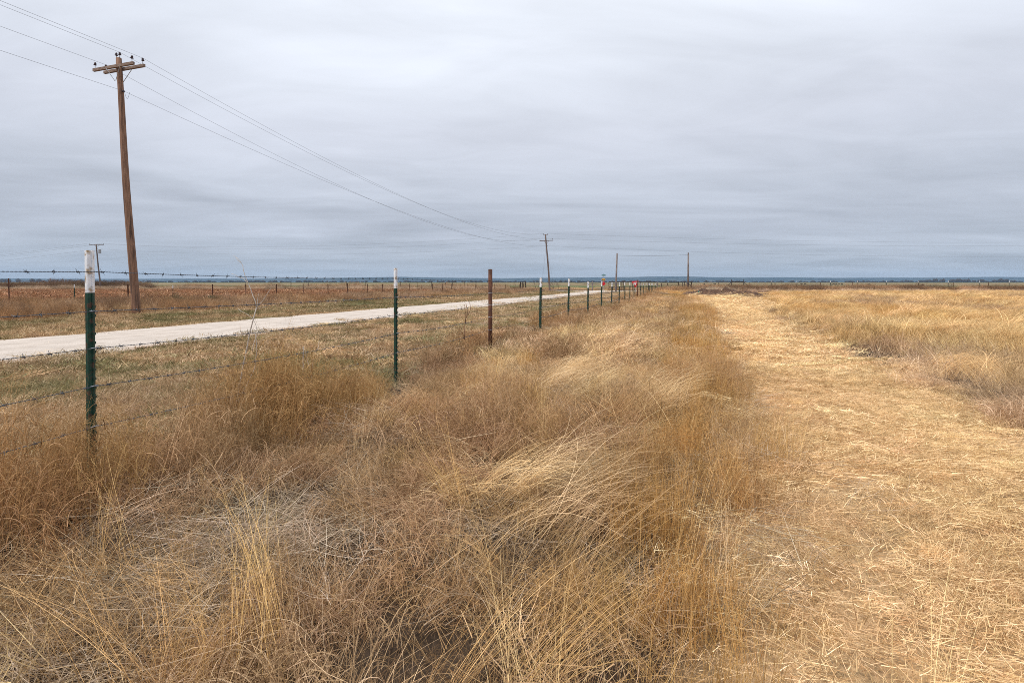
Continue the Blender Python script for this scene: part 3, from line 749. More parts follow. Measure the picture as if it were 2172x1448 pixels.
# far weed bands
def band(px0, px1, Dlo, Dhi, n, kind, tone, s0, s1):
    px = rs.uniform(px0, px1, n); y = rs.uniform(Dlo, Dhi, n); x = (px - 1086) / F * y
    add(kind, 2, x, y, np.ones(n), tone * (1 + rs.randn(n, 1) * .22) * (.75 + .6 * fbm(px / 16., y * 0, 55, 2))[:, None], s0, s1, rot=0, zs=.35 + 1.25 * fbm(px / 22., y * 0 + 3, 56, 3))
band(1400, 2400, 86, 97, 2200, 'scrub', CL['brown'] * .9 * np.ones((2200, 1)), .6, 1.15)
band(1480, 2400, 80, 90, 900, 'bluestem', CL['mauve'] * np.ones((900, 1)), .6, 1.0)
band(-250, 1130, 116, 130, 1500, 'scrub', CL['mauve'] * .9 * np.ones((1500, 1)), .5, 1.0)
band(-250, 320, 150, 175, 700, 'scrub', CL['dark'] * np.ones((700, 1)), 1.0, 2.4)
band(320, 1120, 140, 170, 500, 'scrub', CL['brown'] * np.ones((500, 1)), .6, 1.6)
band(1120, 1420, 104, 112, 500, 'scrub', CL['tan'] * .8 * np.ones((500, 1)), .5, .9)
band(1120, 1420, 104, 125, 600, 'golden', CL['gold'] * .9 * np.ones((600, 1)), .7, 1.0)
band(1480, 1560, 82, 96, 120, 'scrub', CL['grey'] * .7 * np.ones((120, 1)), .5, .9)
# dark bushes at the foot of the right-hand fence
for (px, n) in ((1650, 16), (1712, 22), (1830, 18), (1925, 26), (1990, 12), (2100, 14), (2165, 12), (1555, 14), (1585, 18)):
    p = px + rs.randn(n) * 7; y = rs.uniform(84, 92, n); xx = (p - 1086) / F * y
    add('scrub', 2, xx, y, np.ones(n), CL['dark'] * np.ones((n, 1)), .8, 1.5, rot=0)

def gn_scatter(name, kind, label):
    arr = PTS[kind]
    if not arr: return
    P = np.concatenate([a[0] for a in arr]); R = np.concatenate([a[1] for a in arr]); S = np.concatenate([a[2] for a in arr])
    I = np.concatenate([a[3] for a in arr]); T = np.concatenate([a[4] for a in arr])
    me = bpy.data.meshes.new(name); me.vertices.add(len(P)); me.vertices.foreach_set('co', P.astype(np.float32).ravel())
    for nm, ty, key, d in (('rot', 'FLOAT_VECTOR', 'vector', R), ('size', 'FLOAT', 'value', S), ('pick', 'INT', 'value', I), ('tone', 'FLOAT_VECTOR', 'vector', T)):
        a = me.attributes.new(nm, ty, 'POINT'); a.data.foreach_set(key, np.ascontiguousarray(d, dtype=np.int32 if ty == 'INT' else np.float32).ravel())
    me.materials.append(straw_mat)
    o = link(name, me); tag(o, label, kind='stuff')
    g = bpy.data.node_groups.new('scatter_' + kind, 'GeometryNodeTree')
    g.interface.new_socket('Geometry', in_out='INPUT', socket_type='NodeSocketGeometry'); g.interface.new_socket('Geometry', in_out='OUTPUT', socket_type='NodeSocketGeometry')
    gi = g.nodes.new('NodeGroupInput'); go = g.nodes.new('NodeGroupOutput')
    ip = g.nodes.new('GeometryNodeInstanceOnPoints'); ci = g.nodes.new('GeometryNodeCollectionInfo')
    ci.inputs['Collection'].default_value = TEMPL[kind]; ci.inputs['Separate Children'].default_value = True; ci.inputs['Reset Children'].default_value = True
    def na(nm, ty):
        n = g.nodes.new('GeometryNodeInputNamedAttribute'); n.data_type = ty; n.inputs[0].default_value = nm; return n.outputs[0]
    g.links.new(gi.outputs[0], ip.inputs['Points']); g.links.new(ci.outputs[0], ip.inputs['Instance'])
    ip.inputs['Pick Instance'].default_value = True
    g.links.new(na('pick', 'INT'), ip.inputs['Instance Index']); g.links.new(na('rot', 'FLOAT_VECTOR'), ip.inputs['Rotation']); g.links.new(na('size', 'FLOAT'), ip.inputs['Scale'])
    g.links.new(ip.outputs[0], go.inputs[0])
    md = o.modifiers.new('scatter', 'NODES'); md.node_group = g
    print(name, len(P))
for nm, kd, lb in (('golden_grass', 'golden', 'tall fine golden grass between the fence and the mown path and in the field'),
                   ('lodged_grass', 'lodged', 'pale long grass blown flat in swirls'),
                   ('fence_weeds', 'bluestem', 'reddish brown upright weeds along the fences'),
                   ('matted_litter', 'matted', 'flat grey tan dead grass litter'),
                   ('curly_grass', 'curly', 'pinkish tan clumps of curled dry leaves'),
                   ('mown_straw', 'mown', 'cut straw lying flat on the mown path'),
                   ('verge_turf', 'turf', 'short mixed green and tan turf beside the gravel road'),
                   ('upright_grass', 'upright', 'narrow band of upright orange gold grass along the left edge of the mown path'),
                   ('tangled_grass', 'tangle', 'low tangle of criss-crossing dead stems in front of the fence'),
                   ('stem_wisps', 'wisp', 'long arching golden seed stems near the camera'),
                   ('roadside_scrub', 'scrub', 'brown scrubby weeds beyond the road and below the far fence'),
                   ('field_litter', 'clod', 'curled brown leaf litter on the bare field')):
    gn_scatter(nm, kd, lb)

# ------------------------------------------------------------------ near fence
FA = 3.48; K1 = F * FA
def fpos(px, K=K1, vx=1433.0):
    D = K / (vx - px); return ((px - 1086) / F * D, D)
dvec = Vector((SL, 1, 0)).normalized(); nvec = Vector((dvec.y, -dvec.x, 0))
FROT = math.atan2(nvec.y, nvec.x)
def tpost_profile(s=1.0):           # T section, flange faces +X
    return [(.006, -.024), (.011, -.004), (.016, -.004), (.016, .004), (.011, .004), (.006, .024), (.000, .024), (.004, .003), (-.030, .003), (-.030, -.003), (.004, -.003), (.000, -.024)]
PROF = [(a * 1.0, b * 1.0) for a, b in tpost_profile()]
TIP = .235
me_shaft = MB().prism(PROF, -.3, 1.435 - TIP).mesh('t_post')
me_tip = MB().prism([(a * 1.03, b * 1.03) for a, b in PROF], 1.435 - TIP + .0005, 1.452).mesh('painted_tip')
me_stud = MB().box((.022, 0, 0), (.014, .012, .016)).mesh('stud')
me_clip = MB().tube([(.018, -.026, .0), (.032, -.012, .004), (.034, .012, -.004), (.016, .028, .0), (-.004, .010, .002), (-.004, -.014, -.002)], .0022, 5).mesh('wire_clip')
ms = MB().prism(PROF, -.3, 1.435 - TIP)
for k in range(26): ms.box((.022, 0, .02 + k * .0535), (.014, .012, .016))
me_shaft_st = ms.mesh('t_post_studded')
for mm, mt in ((me_shaft, 'green'), (me_shaft_st, 'green'), (me_tip, 'white'), (me_stud, 'green'), (me_clip, 'clip')): mm.materials.append(M[mt])
WZ = [1.325, 1.09, .87, .645, .405]
fence = empty('barbed_wire_fence', (*fpos(193), 0), 'nearest barbed wire fence with white tipped green steel posts along the tall grass', 'fence')
FINV = Vector(fence.location)
POSTS = [(195.5, 't', -.010), (840, 't', .0), (1040, 'p', 0), (1146, 't', .018), (1205, 't', .03), (1247, 't', .015), (1275.5, 't', .02), (1297, 't', .03), (1313, 't', .03), (1325.6, 't', .0),
         (1336, 't', .01), (1345, 't', .0), (1352, 'p', 0), (1359, 't', .03), (1365, 't', -.02), (1370, 't', .03), (1374.5, 't', .02), (1378, 't', 0), (1381.5, 't', .02), (1384.7, 't', -.02),
         (1387.5, 't', 0), (1390.2, 't', .02), (1394, 'w', 0)]
nodes = []
for i, (px, ty, lean) in enumerate(POSTS):
    x, y = fpos(px); z = hz(x, y) * (1 if i > 2 else 0)
    if i > 3: z -= .03
    sc = 1.0 - (.0 if i < 3 else .03) 
    loc = Vector((x, y, z)) - FINV
    nodes.append((x, y, z, ty))
    if ty == 't':
        p = link('t_post', me_shaft if i < 2 else me_shaft_st, None, fence, loc, (0, lean, FROT + (.25 if i == 0 else .1 * math.sin(i * 3)))); p.scale = (1, 1, sc) if i < 3 else (1.3, 1.3, sc)
        link('painted_tip', me_tip, None, p)
        if i < 2:
            for k in range(20): link('stud', me_stud, None, p, (0, 0, .10 + k * .0535))
        if i < 6:
            for wz in WZ: link('wire_clip', me_clip, None, p, (0, 0, (wz - z) / sc if i > 2 else wz))
    elif ty == 'p':
        r_ = .038 if i == 2 else .045
        ht = 1.535 if i == 2 else 1.7
        mb = MB().tube([(0, 0, -.3), (0, 0, ht), (0, 0, ht + .0005)], [r_, r_, r_ * .9], 16)
        p = mb.build('pipe_post', M['rust'], fence, smooth=False, loc=loc)
        tag(p, 'rusty round steel pipe post between the green posts' if i == 2 else 'tall dark pipe post behind the yield sign')
        for f_ in p.data.polygons: f_.use_smooth = len(f_.vertices) == 4
        if i == 2:
            for wz in WZ:
                MB().tube([(r_ * 1.06 * math.cos(a), r_ * 1.06 * math.sin(a), wz + .004 * math.sin(a)) for a in np.linspace(0, 6.4, 14)], .0022, 4).build('wire_tie', M['clip'], p)
    else:
        p = MB().tube([(0, 0, -.3), (.0, 0, 1.0), (.02, 0, 1.75)], [.11, .10, .095], 10).build('wooden_post', M['greywood'], fence, loc=loc)
        b = MB().tube([(0, 0, 1.25), (1.55, -.6, .05)], .05, 8).build('diagonal_brace', M['darkpipe'], p)

bx = MB()                                                # one barb: two wraps and four points
bx.tube([(math.cos(a) * .0048, (a - 4) * .0016, math.sin(a) * .0048) for a in np.linspace(0, 9, 12)], .0019, 4)
for (a, s) in ((.6, 1), (3.5, -1), (2.1, 1), (5.2, -1)):
    bx.tube([(0, s * .004, 0), (math.cos(a) * .019, s * .009, math.sin(a) * .019)], [.0018, .0008], 4)
me_barb = bx.mesh('barb'); me_barb.materials.append(M['wire'])

def wire_pts(k):
    """points of strand k: at each post, and sagging between"""
    P = []; o = nvec * .026
    pts = [(fpos(193)[0] - dvec.x * 3.5, fpos(193)[1] - dvec.y * 3.5, 0)] + [n[:3] for n in nodes]
    r2 = random.Random(50 + k)
    hts = [pt[2] + WZ[k] + (r2.uniform(-.012, .012) if j > 2 else 0) for j, pt in enumerate(pts)]
    for j in range(len(pts) - 1):
        a = Vector((pts[j][0], pts[j][1], hts[j])) + o; b = Vector((pts[j + 1][0], pts[j + 1][1], hts[j + 1])) + o
        sag = r2.uniform(.004, .022) + (.02 if k > 2 else 0); n = 14
        for s in range(n): t = s / n; P.append(a.lerp(b, t) - Vector((0, 0, 4 * sag * t * (1 - t))))
    P.append(b); return P
def resample(P, step):
    P = np.array(P); d = np.r_[0, np.cumsum(np.linalg.norm(np.diff(P, axis=0), axis=1))]
    s = np.arange(0, d[-1], step); return np.stack([np.interp(s, d, P[:, i]) for i in range(3)], -1), s
def ribbon_tube(C, r, n=3):                               # fast tube through many points
    d = np.gradient(C, axis=0); d /= np.linalg.norm(d, axis=1)[:, None]
    a = np.cross(d, [0, 0, 1.0]); a /= np.linalg.norm(a, axis=1)[:, None] + 1e-9; b = np.cross(d, a)
    th = np.arange(n) * 2 * np.pi / n
    V = (C[:, None] + (a[:, None] * np.cos(th)[None, :, None] + b[:, None] * np.sin(th)[None, :, None]) * (r if np.isscalar(r) else r[:, None, None])).reshape(-1, 3)
    id_ = np.arange(len(C) * n).reshape(-1, n); nx = np.roll(id_, -1, 1)
    return V, np.stack([id_[:-1], nx[:-1], nx[1:], id_[1:]], -1).reshape(-1, 4)
wnames = ['top barbed wire strand of the nearest fence', 'second barbed wire strand from the top', 'middle barbed wire strand', 'fourth barbed wire strand, half hidden by grass', 'lowest barbed wire strand in the grass']
for k in range(5):
    P = np.array([p[:] for p in wire_pts(k)]) - np.array(FINV[:])
    C, s = resample(P, .006)
    cut = 14.0; near = s < cut; Cn, sn = C[near], s[near]
    ph = sn / .036 * 2 * math.pi
    sd = np.array(nvec[:]); up = np.array([0, 0, 1.0]); parts = []
    for off in (0, math.pi):
        Q = Cn + (np.cos(ph + off)[:, None] * sd + np.sin(ph + off)[:, None] * up) * .0016
        parts.append(ribbon_tube(Q, .0014, 3))
    Cf = C[~near][::30]
    Cf = np.concatenate([Cn[-1:], Cf])
    parts.append(ribbon_tube(Cf, .0028, 3))
    V = []; Q = []; b = 0
    for v, q in parts: V.append(v); Q.append(q + b); b += len(v)
    # far barbs as small spikes joined to the strand
    fb = MB(); 
    for t in np.arange(cut, min(s[-1], 34), .127):
        c = Vector(C[int(t / .006)].tolist()); fb.box(c, (.006, .02, .03), Matrix.Rotation(t * 7, 3, 'X'))
    fv = np.array([v[:] for v in fb.v]); fq = np.array(fb.f) + b; V.append(fv); Q.append(fq)
    w = link('wire_strand', new_mesh('wire_strand', np.concatenate(V), np.concatenate(Q)), M['wire'], fence)
    w['label'] = wnames[k]
    t = .55 + .03 * k; nb = 0
    while t < cut - .2 and nb < 59:
        c = C[int(t / .006)]; y_abs = c[1] + FINV.y
        if y_abs > 1.6:
            ang_ = math.atan2(dvec.y, dvec.x) - math.pi / 2
            link('barb', me_barb, None, w, c.tolist(), (random.uniform(-.3, .3), random.uniform(0, 6.28), ang_)); nb += 1
        t += .127 + random.uniform(-.008, .008)

# ------------------------------------------------------------------ fences farther off
def simple_fence(name, label, pts, wz, wire_r, mats, group=None, wmat='wireold', post_r=.03):
    """pts: list of (x, y, height, type)"""
    base = Vector((pts[0][0], pts[0][1], 0)); e = empty(name, base, label, 'fence', group)
    prev = None
    for (x, y, h, ty) in pts:
        z = hz(x, y); l = Vector((x, y, z)) - base
        if ty == 't':
            p = link('t_post', me_shaft_st, None, e, l, (random.uniform(-.03, .03), random.uniform(-.03, .03), random.uniform(0, 6))); p.scale = (1.9 if y > 60 else 1.1, 1.9 if y > 60 else 1.1, h / 1.435)
            link('painted_tip', me_tip, None, p)
        elif ty == 'T':
            p = MB().prism(PROF, -.3, h).build('steel_post', M['rust'], e, loc=l, rot=(random.uniform(-.04, .04), random.uniform(-.04, .04), 1)); p.scale = (2.0, 2.0, 1.1)
        else:
            p = MB().tube([(0, 0, -.3), (0, 0, h)], post_r * (1.5 if ty == 'P' else 1), 8).build('pipe_post', M['darkpipe' if ty == 'P' else 'rust'], e, loc=l, rot=(random.uniform(-.03, .03), random.uniform(-.03, .03), 0))
    for k, zz in enumerate(wz):
        C = []
        for (x, y, h, ty) in pts: C.append(Vector((x, y, hz(x, y) + zz)) - base)
        V, Q = ribbon_tube(np.array([c[:] for c in C]), wire_r, 3)
        link('wire_strand', new_mesh('wire_strand', V, Q), M[wmat], e)
    return e
K2 = F * 38
pts = []
x2 = [(-260, 1.3, 'T'), (-140, 1.2, 'T'), (20, 1.62, 'p'), (158, 1.25, 't'), (273, 1.15, 'T'), (367, 1.2, 't'), (452, 1.15, 'T'), (521, 1.2, 'p'), (587, 1.15, 'T'), (644, 1.3, 'p'), (696, 1.15, 'T'), (737, 1.2, 'T'), (780, 1.2, 'T'), (811, 1.2, 'T')]
inv = 1 / (1433 - 811)
while True:
    inv += .000083; px = 1433 - 1 / inv
    if px > 1112: break
    x2.append((px, 1.2, 'p' if len(x2) % 4 == 0 else 'T'))
for (px, h, ty) in x2:
    D = K2 / (1433 - px); pts.append(((px - 1086) / F * D, D, h, ty))
simple_fence('wire_fence', 'rusty steel post wire fence in the weeds between the gravel road and the brown field', pts, (.35, .62, .88, 1.12), .004, None)
pts = []
for px, h in ((520, 1.5), (577, 1.6), (617, 2.3), (655, 1.5), (700, 1.6), (735, 1.5), (775, 1.6), (812, 1.5), (850, 1.7), (885, 1.5), (916, 2.1), (945, 1.6), (960, 2.1), (985, 1.6), (1010, 1.6), (1045, 1.7), (1090, 1.6)):
    D = 124; pts.append(((px - 1086) / F * D, D, h, 'P' if h > 2 else 'T'))
e = simple_fence('field_fence', 'thin dark post fence behind the brown field in front of the green pasture', pts, (.5, .9, 1.3), .006, None, post_r=.05)
pts = []
for px, ty in ((1475, 'T'), (1508, 't'), (1533, 'T'), (1600, 'T'), (1636, 't'), (1656, 'T'), (1691, 't'), (1755, 'T'), (1762, 't'), (1820, 't'), (1824, 'T'), (1880, 't'), (1897, 'T'), (1948, 't'), (1968, 'T'), (2011, 't'), (2043, 'T'), (2078, 't'), (2118, 'T'), (2140, 't'), (2200, 't'), (2290, 't')):
    D = 93; x = (px - 1086) / F * D; pts.append((x, D + (2 if ty == 'T' else 0), 1.86 if ty == 't' else 1.5, ty))
simple_fence('pasture_fence', 'distant white tipped post fence running across the right side behind the golden field', pts, (.5, .9, 1.3, 1.65), .006, None)
# diagonal brace by a right-hand post
x, y = (1764 - 1086) / F * 93, 93
# H brace with stays on the right
def at(px, D, z=0): 
    x = (px - 1086) / F * D; return Vector((x, D, hz(x, D) + z))
bl = at(1552, 90); e = empty('fence_brace', bl, 'black pipe H shaped fence brace with two slanting stays beyond the path end', 'fence brace')
def prt(name, a, b, r, mat='darkpipe', par=e, org=bl, n=8): return MB().tube([a - org, b - org], r, n).build(name, M[mat], par)
prt('pipe_post', at(1552, 90, -.2), at(1552, 90, 2.15), .06); prt('pipe_post', at(1576.5, 90, -.2), at(1576.5, 90, 2.15), .06)
prt('top_rail', at(1552, 90, 1.72), at(1576.5, 90, 1.72), .045)
prt('diagonal_stay', at(1533, 90, .25), at(1552, 90, 1.7), .045); prt('diagonal_stay', at(1600, 90, .15), at(1576.5, 90, 1.7), .045)
# pipe corral and gate left of the fence corner
bl = at(1291, 92); e2 = empty('pipe_fence', bl, 'dark pipe rail fence behind the row of white tipped posts', 'fence')
for px in (1291.5, 1299, 1305, 1319, 1323, 1342, 1358, 1376): prt('pipe_post', at(px, 92, -.2), at(px, 92, 1.72), .055, 'rust' if px in (1291.5,) else 'darkpipe', e2, bl)
for z in (1.7, 1.25, .8): prt('rail', at(1291, 92, z), at(1394, 92, z), .035 if z < 1.6 else .05, 'darkpipe' if z > 1.5 else 'rust', e2, bl)
bl = at(1400, 95); e3 = empty('pipe_gate', bl, 'low dark pipe gate between the corner post and the right bare pole', 'gate')
for px in (1403, 1416, 1438.5): prt('gate_post', at(px, 95, -.2), at(px, 95, 1.75 if px > 1430 else 1.45), .06, 'darkpipe', e3, bl)
for z in (1.6, 1.2, .85, .5): prt('gate_rail', at(1400, 95, z), at(1438.5, 95, z), .035 if z < 1.5 else .055, 'darkpipe' if z > 1.5 else 'rust', e3, bl)
bl = at(1448, 95); e4 = empty('pipe_corral', bl, 'short dark pipe corral panel just beside the right bare pole', 'fence')
for px in (1440, 1448, 1452, 1457, 1466.5): prt('pipe_post', at(px, 95, -.2), at(px, 95, 1.7), .06, 'darkpipe', e4, bl)
for z in (1.68, 1.1): prt('rail', at(1438.5, 95.2, z), at(1467, 95.2, z), .05, 'darkpipe', e4, bl)
prt('diagonal_brace', at(1463, 88, 1.3), at(1472, 86, .0), .06, 'darkpipe', e4, bl)
# lone wooden post by the crossroads
p = MB().tube([(0, 0, -.3), (0, 0, 1.0), (.02, 0, 1.85)], [.13, .12, .11], 9).build('wooden_post', M['greywood'], None, loc=at(1256.5, 96))
tag(p, 'stout weathered wooden post standing alone left of the crossroads signs', 'post')
# corner posts where the weedy belt ends
bl = at(1104, 112); e5 = empty('corner_brace', bl, 'dark wooden corner posts in scrub at the end of the brown field', 'fence brace')
for px, h in ((1104, 1.9), (1109, 1.9), (1115, 2.0)): prt('wooden_post', at(px, 112, -.2), at(px, 112, h), .11, 'darkpipe', e5, bl)
prt('rail', at(1104, 112, 1.4), at(1115, 112, 1.4), .05, 'darkpipe', e5, bl)

# ------------------------------------------------------------------ utility poles and lines
def insulator_mesh():
    mb = MB(); prof = [(-.16, .009), (-.02, .009), (-.018, .03), (0, .062), (.012, .066), (.02, .045), (.045, .036), (.06, .05), (.07, .05), (.078, .034), (.10, .036), (.12, .022), (.125, .005)]
    mb.tube([(0, 0, z) for z, r in prof], [r for z, r in prof], 10); return mb.mesh('insulator', True)
me_ins = insulator_mesh(); me_ins.materials.append(M['insul'])
ARM = Vector((dvec.y, -dvec.x, 0))                       # across the line
def pole(px, D, top_y, lean, rb, rt, label, mat, arm_len, arm_top, double=True, arm_dir=ARM, ridge=True, n=20, arm_slope=0.0, group='utility poles'):
    x = (px - 1086) / F * D; z0 = hz(x, D); H = EYE + (HOR - top_y) * D / F
    root = empty('utility_pole', (x, D, z0), label, 'utility pole', group)
    pts = []; rr = []
    for k in range(15):
        t = k / 14; pts.append((lean[0] * t + .03 * math.sin(t * 7 + px), lean[1] * t, -.6 + (H - z0 + .6) * t)); rr.append(rb * (1 - t) + rt * t)
    s = MB().tube(pts, rr, n).build('pole_shaft', M[mat], root)
    for f_ in s.data.polygons: f_.use_smooth = len(f_.vertices) == 4
    topc = Vector((lean[0], lean[1], 0)); ax = H - z0 - arm_top
    res = {'H': H, 'root': root, 'x': x, 'y': D, 'z0': z0}
    c = topc * (ax / H) + Vector((0, 0, ax)); along = Vector((-arm_dir.y, arm_dir.x, 0))
    up = Vector((0, 0, 1)); at_ = {}
    Mx = Matrix((arm_dir, along, up)).transposed()
    Ms = Mx @ Matrix.Rotation(-arm_slope, 3, 'Y')
    adir = Ms @ Vector((1, 0, 0))
    for sgn in ((-1, 1) if double else (1,)):
        off = along * (rt + .055) * sgn
        shift = adir * (.10 * sgn)
        MB().box(c + off + shift * (1 if double else 0), (arm_len, .09, .12), Ms).build('crossarm', M['arm' if double else mat], root)
        for q_ in (-1, 1):
            MB().tube([c + off * 1.55 + adir * (q_ * .46 * arm_len / 2.6) + up * -.04, c + off * .9 + adir * (q_ * .03) + up * -.62], .014 if double else .03, 6).build('brace', M['steel'], root)
        for q_ in (-1, 1):
            p = c + off + adir * (q_ * (arm_len / 2 - .1)) + shift * (1 if double else 0) + up * .22
            link('insulator', me_ins, None, root, p, (0, 0, 0)); at_[(q_, sgn)] = Vector((x, D, z0)) + p + up * .11
    tp = topc + Vector((0, 0, H - z0))
    if ridge:
        for q_ in (-1, 1):
            p = tp + adir * (.10 * q_ if double else .4 * q_) + along * 0 + up * (.14 if double else .02)
            link('insulator', me_ins, None, root, p); at_[('c', q_)] = Vector((x, D, z0)) + p + up * .11
            MB().box(tp + adir * (.09 * q_) + up * -.22, (.03, .05, .5) if double else (.03, .03, .2)).build('pole_top_bracket', M['steel'], root)
        if not double: MB().box(tp + up * -.14, (.95, .07, .08), Ms).build('short_crossarm', M[mat], root)
    nz_ = H - z0 - arm_top - (1.05 if double else 1.0)
    pn = topc * (nz_ / H) + Vector((0, 0, nz_)) + arm_dir * (rt + .05)
    MB().tube([pn - arm_dir * .03, pn + arm_dir * .05], [.035, .05], 8).build('neutral_bracket', M['insul'], root)
    at_['n'] = Vector((x, D, z0)) + pn + arm_dir * .06
    res['at'] = at_; res['c'] = Vector((x, D, z0)) + c
    return res
P1 = pole(290, 22.5, 124, (-.82, 0), .17, .105, 'tall brown wooden utility pole with double crossarm standing at the left beyond the road', 'wood', 2.45, .42)
P2 = pole(1167, 95, 497, (-.85, 0), .18, .12, 'distant dark utility pole with crossarm beside bare trees at the crossroads', 'farpole', 2.6, 1.15, double=False)
P3 = pole(214.5, 124, 518, (-1.25, 0), .18, .12, 'far leaning utility pole with transformer box seen behind the nearest fence post', 'farpole', 3.3, .1, double=False, arm_dir=Vector((1, .1, 0)).normalized(), ridge=False)
# transformer on the far pole
o = MB().tube([(-1.0 + .75, -.1, P3['H'] - 2.2), (-1.0 + .75, -.1, P3['H'] - 1.3)], .28, 10).build('transformer', M['steel'], P3['root'])
MB().box((-1.05 + .1, -.1, P3['H'] - 1.5), (1.3, .12, .1)).build('transformer_arm', M['farpole'], P3['root'])
# ground wire loop on the nearest pole
pn = P1['at']['n'] - Vector((P1['x'], P1['y'], P1['z0']))
MB().tube([pn + Vector((.0 + .22 * t, 0, -.05 - .28 * math.sin(math.pi * t))) + Vector((.03, 0, 0)) for t in np.linspace(0, 1, 9)], .006, 5).build('ground_wire_loop', M['cable'], P1['root'])

def line(a, b, sag, r, label, n=60, group=None, r2=None):
    t = np.linspace(0, 1, n)[:, None]; a = np.array(a[:]); b = np.array(b[:])
    C = a * (1 - t) + b * t; C[:, 2] -= (4 * sag * t * (1 - t))[:, 0]
    rr = r if r2 is None else (r * (1 - t) + r2 * t)[:, 0]
    V, Q = ribbon_tube(C - a, rr, 4)
    o = link('power_line', new_mesh('power_line', V, Q), M['cable'], None, a.tolist()); tag(o, label, 'power line', group or 'overhead power lines'); return o
a1, a2 = P1['at'], P2['at']
back = Vector((-dvec.x, -dvec.y, 0)) * 78
LN = [('left', a1[(-1, 1)], a2[(-1, 1)]), ('centre', a1[('c', 1)], a2[('c', -1)]), ('right', a1[(1, 1)], a2[(1, 1)]), ('neutral', a1['n'], a2['n'])]
nm = {'left': 'from the left crossarm end of the near pole', 'centre': 'from the top of the near pole', 'right': 'from the right crossarm end of the near pole', 'neutral': 'lowest on the near pole'}
for k, (w, p, q_) in enumerate(LN):
    line(p, q_, {'left': 3.0, 'neutral': 1.95}.get(w, 2.45), .0055, 'overhead wire ' + nm[w] + ' to the distant pole', r2=.010)
    line(p, p + back + Vector((0, 0, .1)), .45, .0055, 'overhead wire ' + nm[w] + ' out of the left side')
R4 = Vector((150, 112, 0))
for k, (p, dz, s) in enumerate(((a2[('c', 1)], 10.9, 1.0), (a2[(1, 1)], 10.4, 1.0), (a2['n'], 8.0, 1.2))):
    line(p, Vector((R4.x, R4.y + k * .8, dz)), s, .008, ('top', 'middle', 'lowest')[k] + ' faint overhead wire running right from the distant pole')
for k, (p, q_, s) in enumerate(((P3['at'][(-1, 1)], a2[('c', -1)], 1.6), (P3['at'][(1, 1)], a2[(-1, 1)], 1.6), (P3['at']['n'], a2['n'], 1.5))):
    line(p, q_, s, .008, ('top', 'middle', 'lowest')[k] + ' faint overhead wire between the far leaning pole and the distant pole')
for k, p in enumerate((P3['at'][(-1, 1)], P3['at'][(1, 1)], P3['at']['n'])):
    line(p, Vector((-310, 230 + k * 3, (8.6, 8.9, 7.4)[k])), 1.5, .014, ('top', 'middle', 'lowest')[k] + ' faint overhead wire left of the far leaning pole')
# guy wires of the distant pole
for k, (px, nmg) in enumerate(((1148, 'left'), (1177, 'right'))):
    line(P2['c'] - Vector((0, 0, .8)), at(px, 95 + 2 * k), 0, .010, nmg + ' slanting guy wire of the distant pole', n=4, group='guy wires')
# two bare poles with a cable between
def bare_pole(px_b, px_t, ty, D, label):
    x = (px_b - 1086) / F * D; H = EYE + (HOR - ty) * D / F; xt = (px_t - 1086) / F * D
    o = MB().tube([(0, 0, -.5), ((xt - x) * .5, 0, H * .5), (xt - x, 0, H)], [.17, .145, .12], 12).build('bare_pole', M['greywood'], None, True, (x, D, hz(x, D)))
    tag(o, label, 'pole', 'bare poles beside the gate'); return Vector((xt, D, H + hz(x, D)))
t1 = bare_pole(1306, 1309, 537, 88, 'bare wooden pole leaning slightly right, nearer the distant utility pole')
t2 = bare_pole(1459.5, 1460, 536, 88, 'bare upright wooden pole to the right above the path end')
line(t1 - Vector((0, 0, .35)), t2 - Vector((0, 0, .35)), .15, .016, 'cable strung between the two bare poles', group='entrance cable')

# ------------------------------------------------------------------ signs
def sign_pole(px, D, h, mat='alu'):
    return MB().tube([(0, 0, -.3), (0, 0, h)], .03, 8)
b = at(1280.3, 80)
r = empty('street_sign', b, 'green street name blade on a thin pole above a yellow arrow plate and red diamond', 'sign')
sign_pole(0, 80, 2.75).build('sign_pole', M['alu'], r)
MB().box((0, -.02, 2.66), (.62, .015, .16)).build('name_blade', M['signgreen'], r)
MB().box((.03, -.045, 2.66 + .16), (.015, .5, .13)).build('name_blade', M['signgreen'], r)
ar = MB().box((-.03, -.05, 1.98), (.56, .012, .30)).build('arrow_plate', M['yellow'], r)
def xz(poly, y0, y1):                                     # flat plate standing in the xz plane
    mb = MB(); n = len(poly); mb.v = [Vector((x, y0, z)) for x, z in poly] + [Vector((x, y1, z)) for x, z in poly]
    mb.f = [tuple(range(n)), tuple(range(n, 2 * n))[::-1]] + [(k, n + k, n + (k + 1) % n, (k + 1) % n) for k in range(n)]; return mb
xz([(-.27, 1.98), (-.15, 2.08), (-.15, 2.02), (.09, 2.02), (.09, 2.08), (.21, 1.98), (.09, 1.88), (.09, 1.94), (-.15, 1.94), (-.15, 1.88)], -.062, -.0575).build('double_arrow', M['black'], ar)
xz([(0, 1.02), (.34, 1.36), (0, 1.70), (-.34, 1.36)], -.055, -.04).build('red_diamond', M['red'], r)
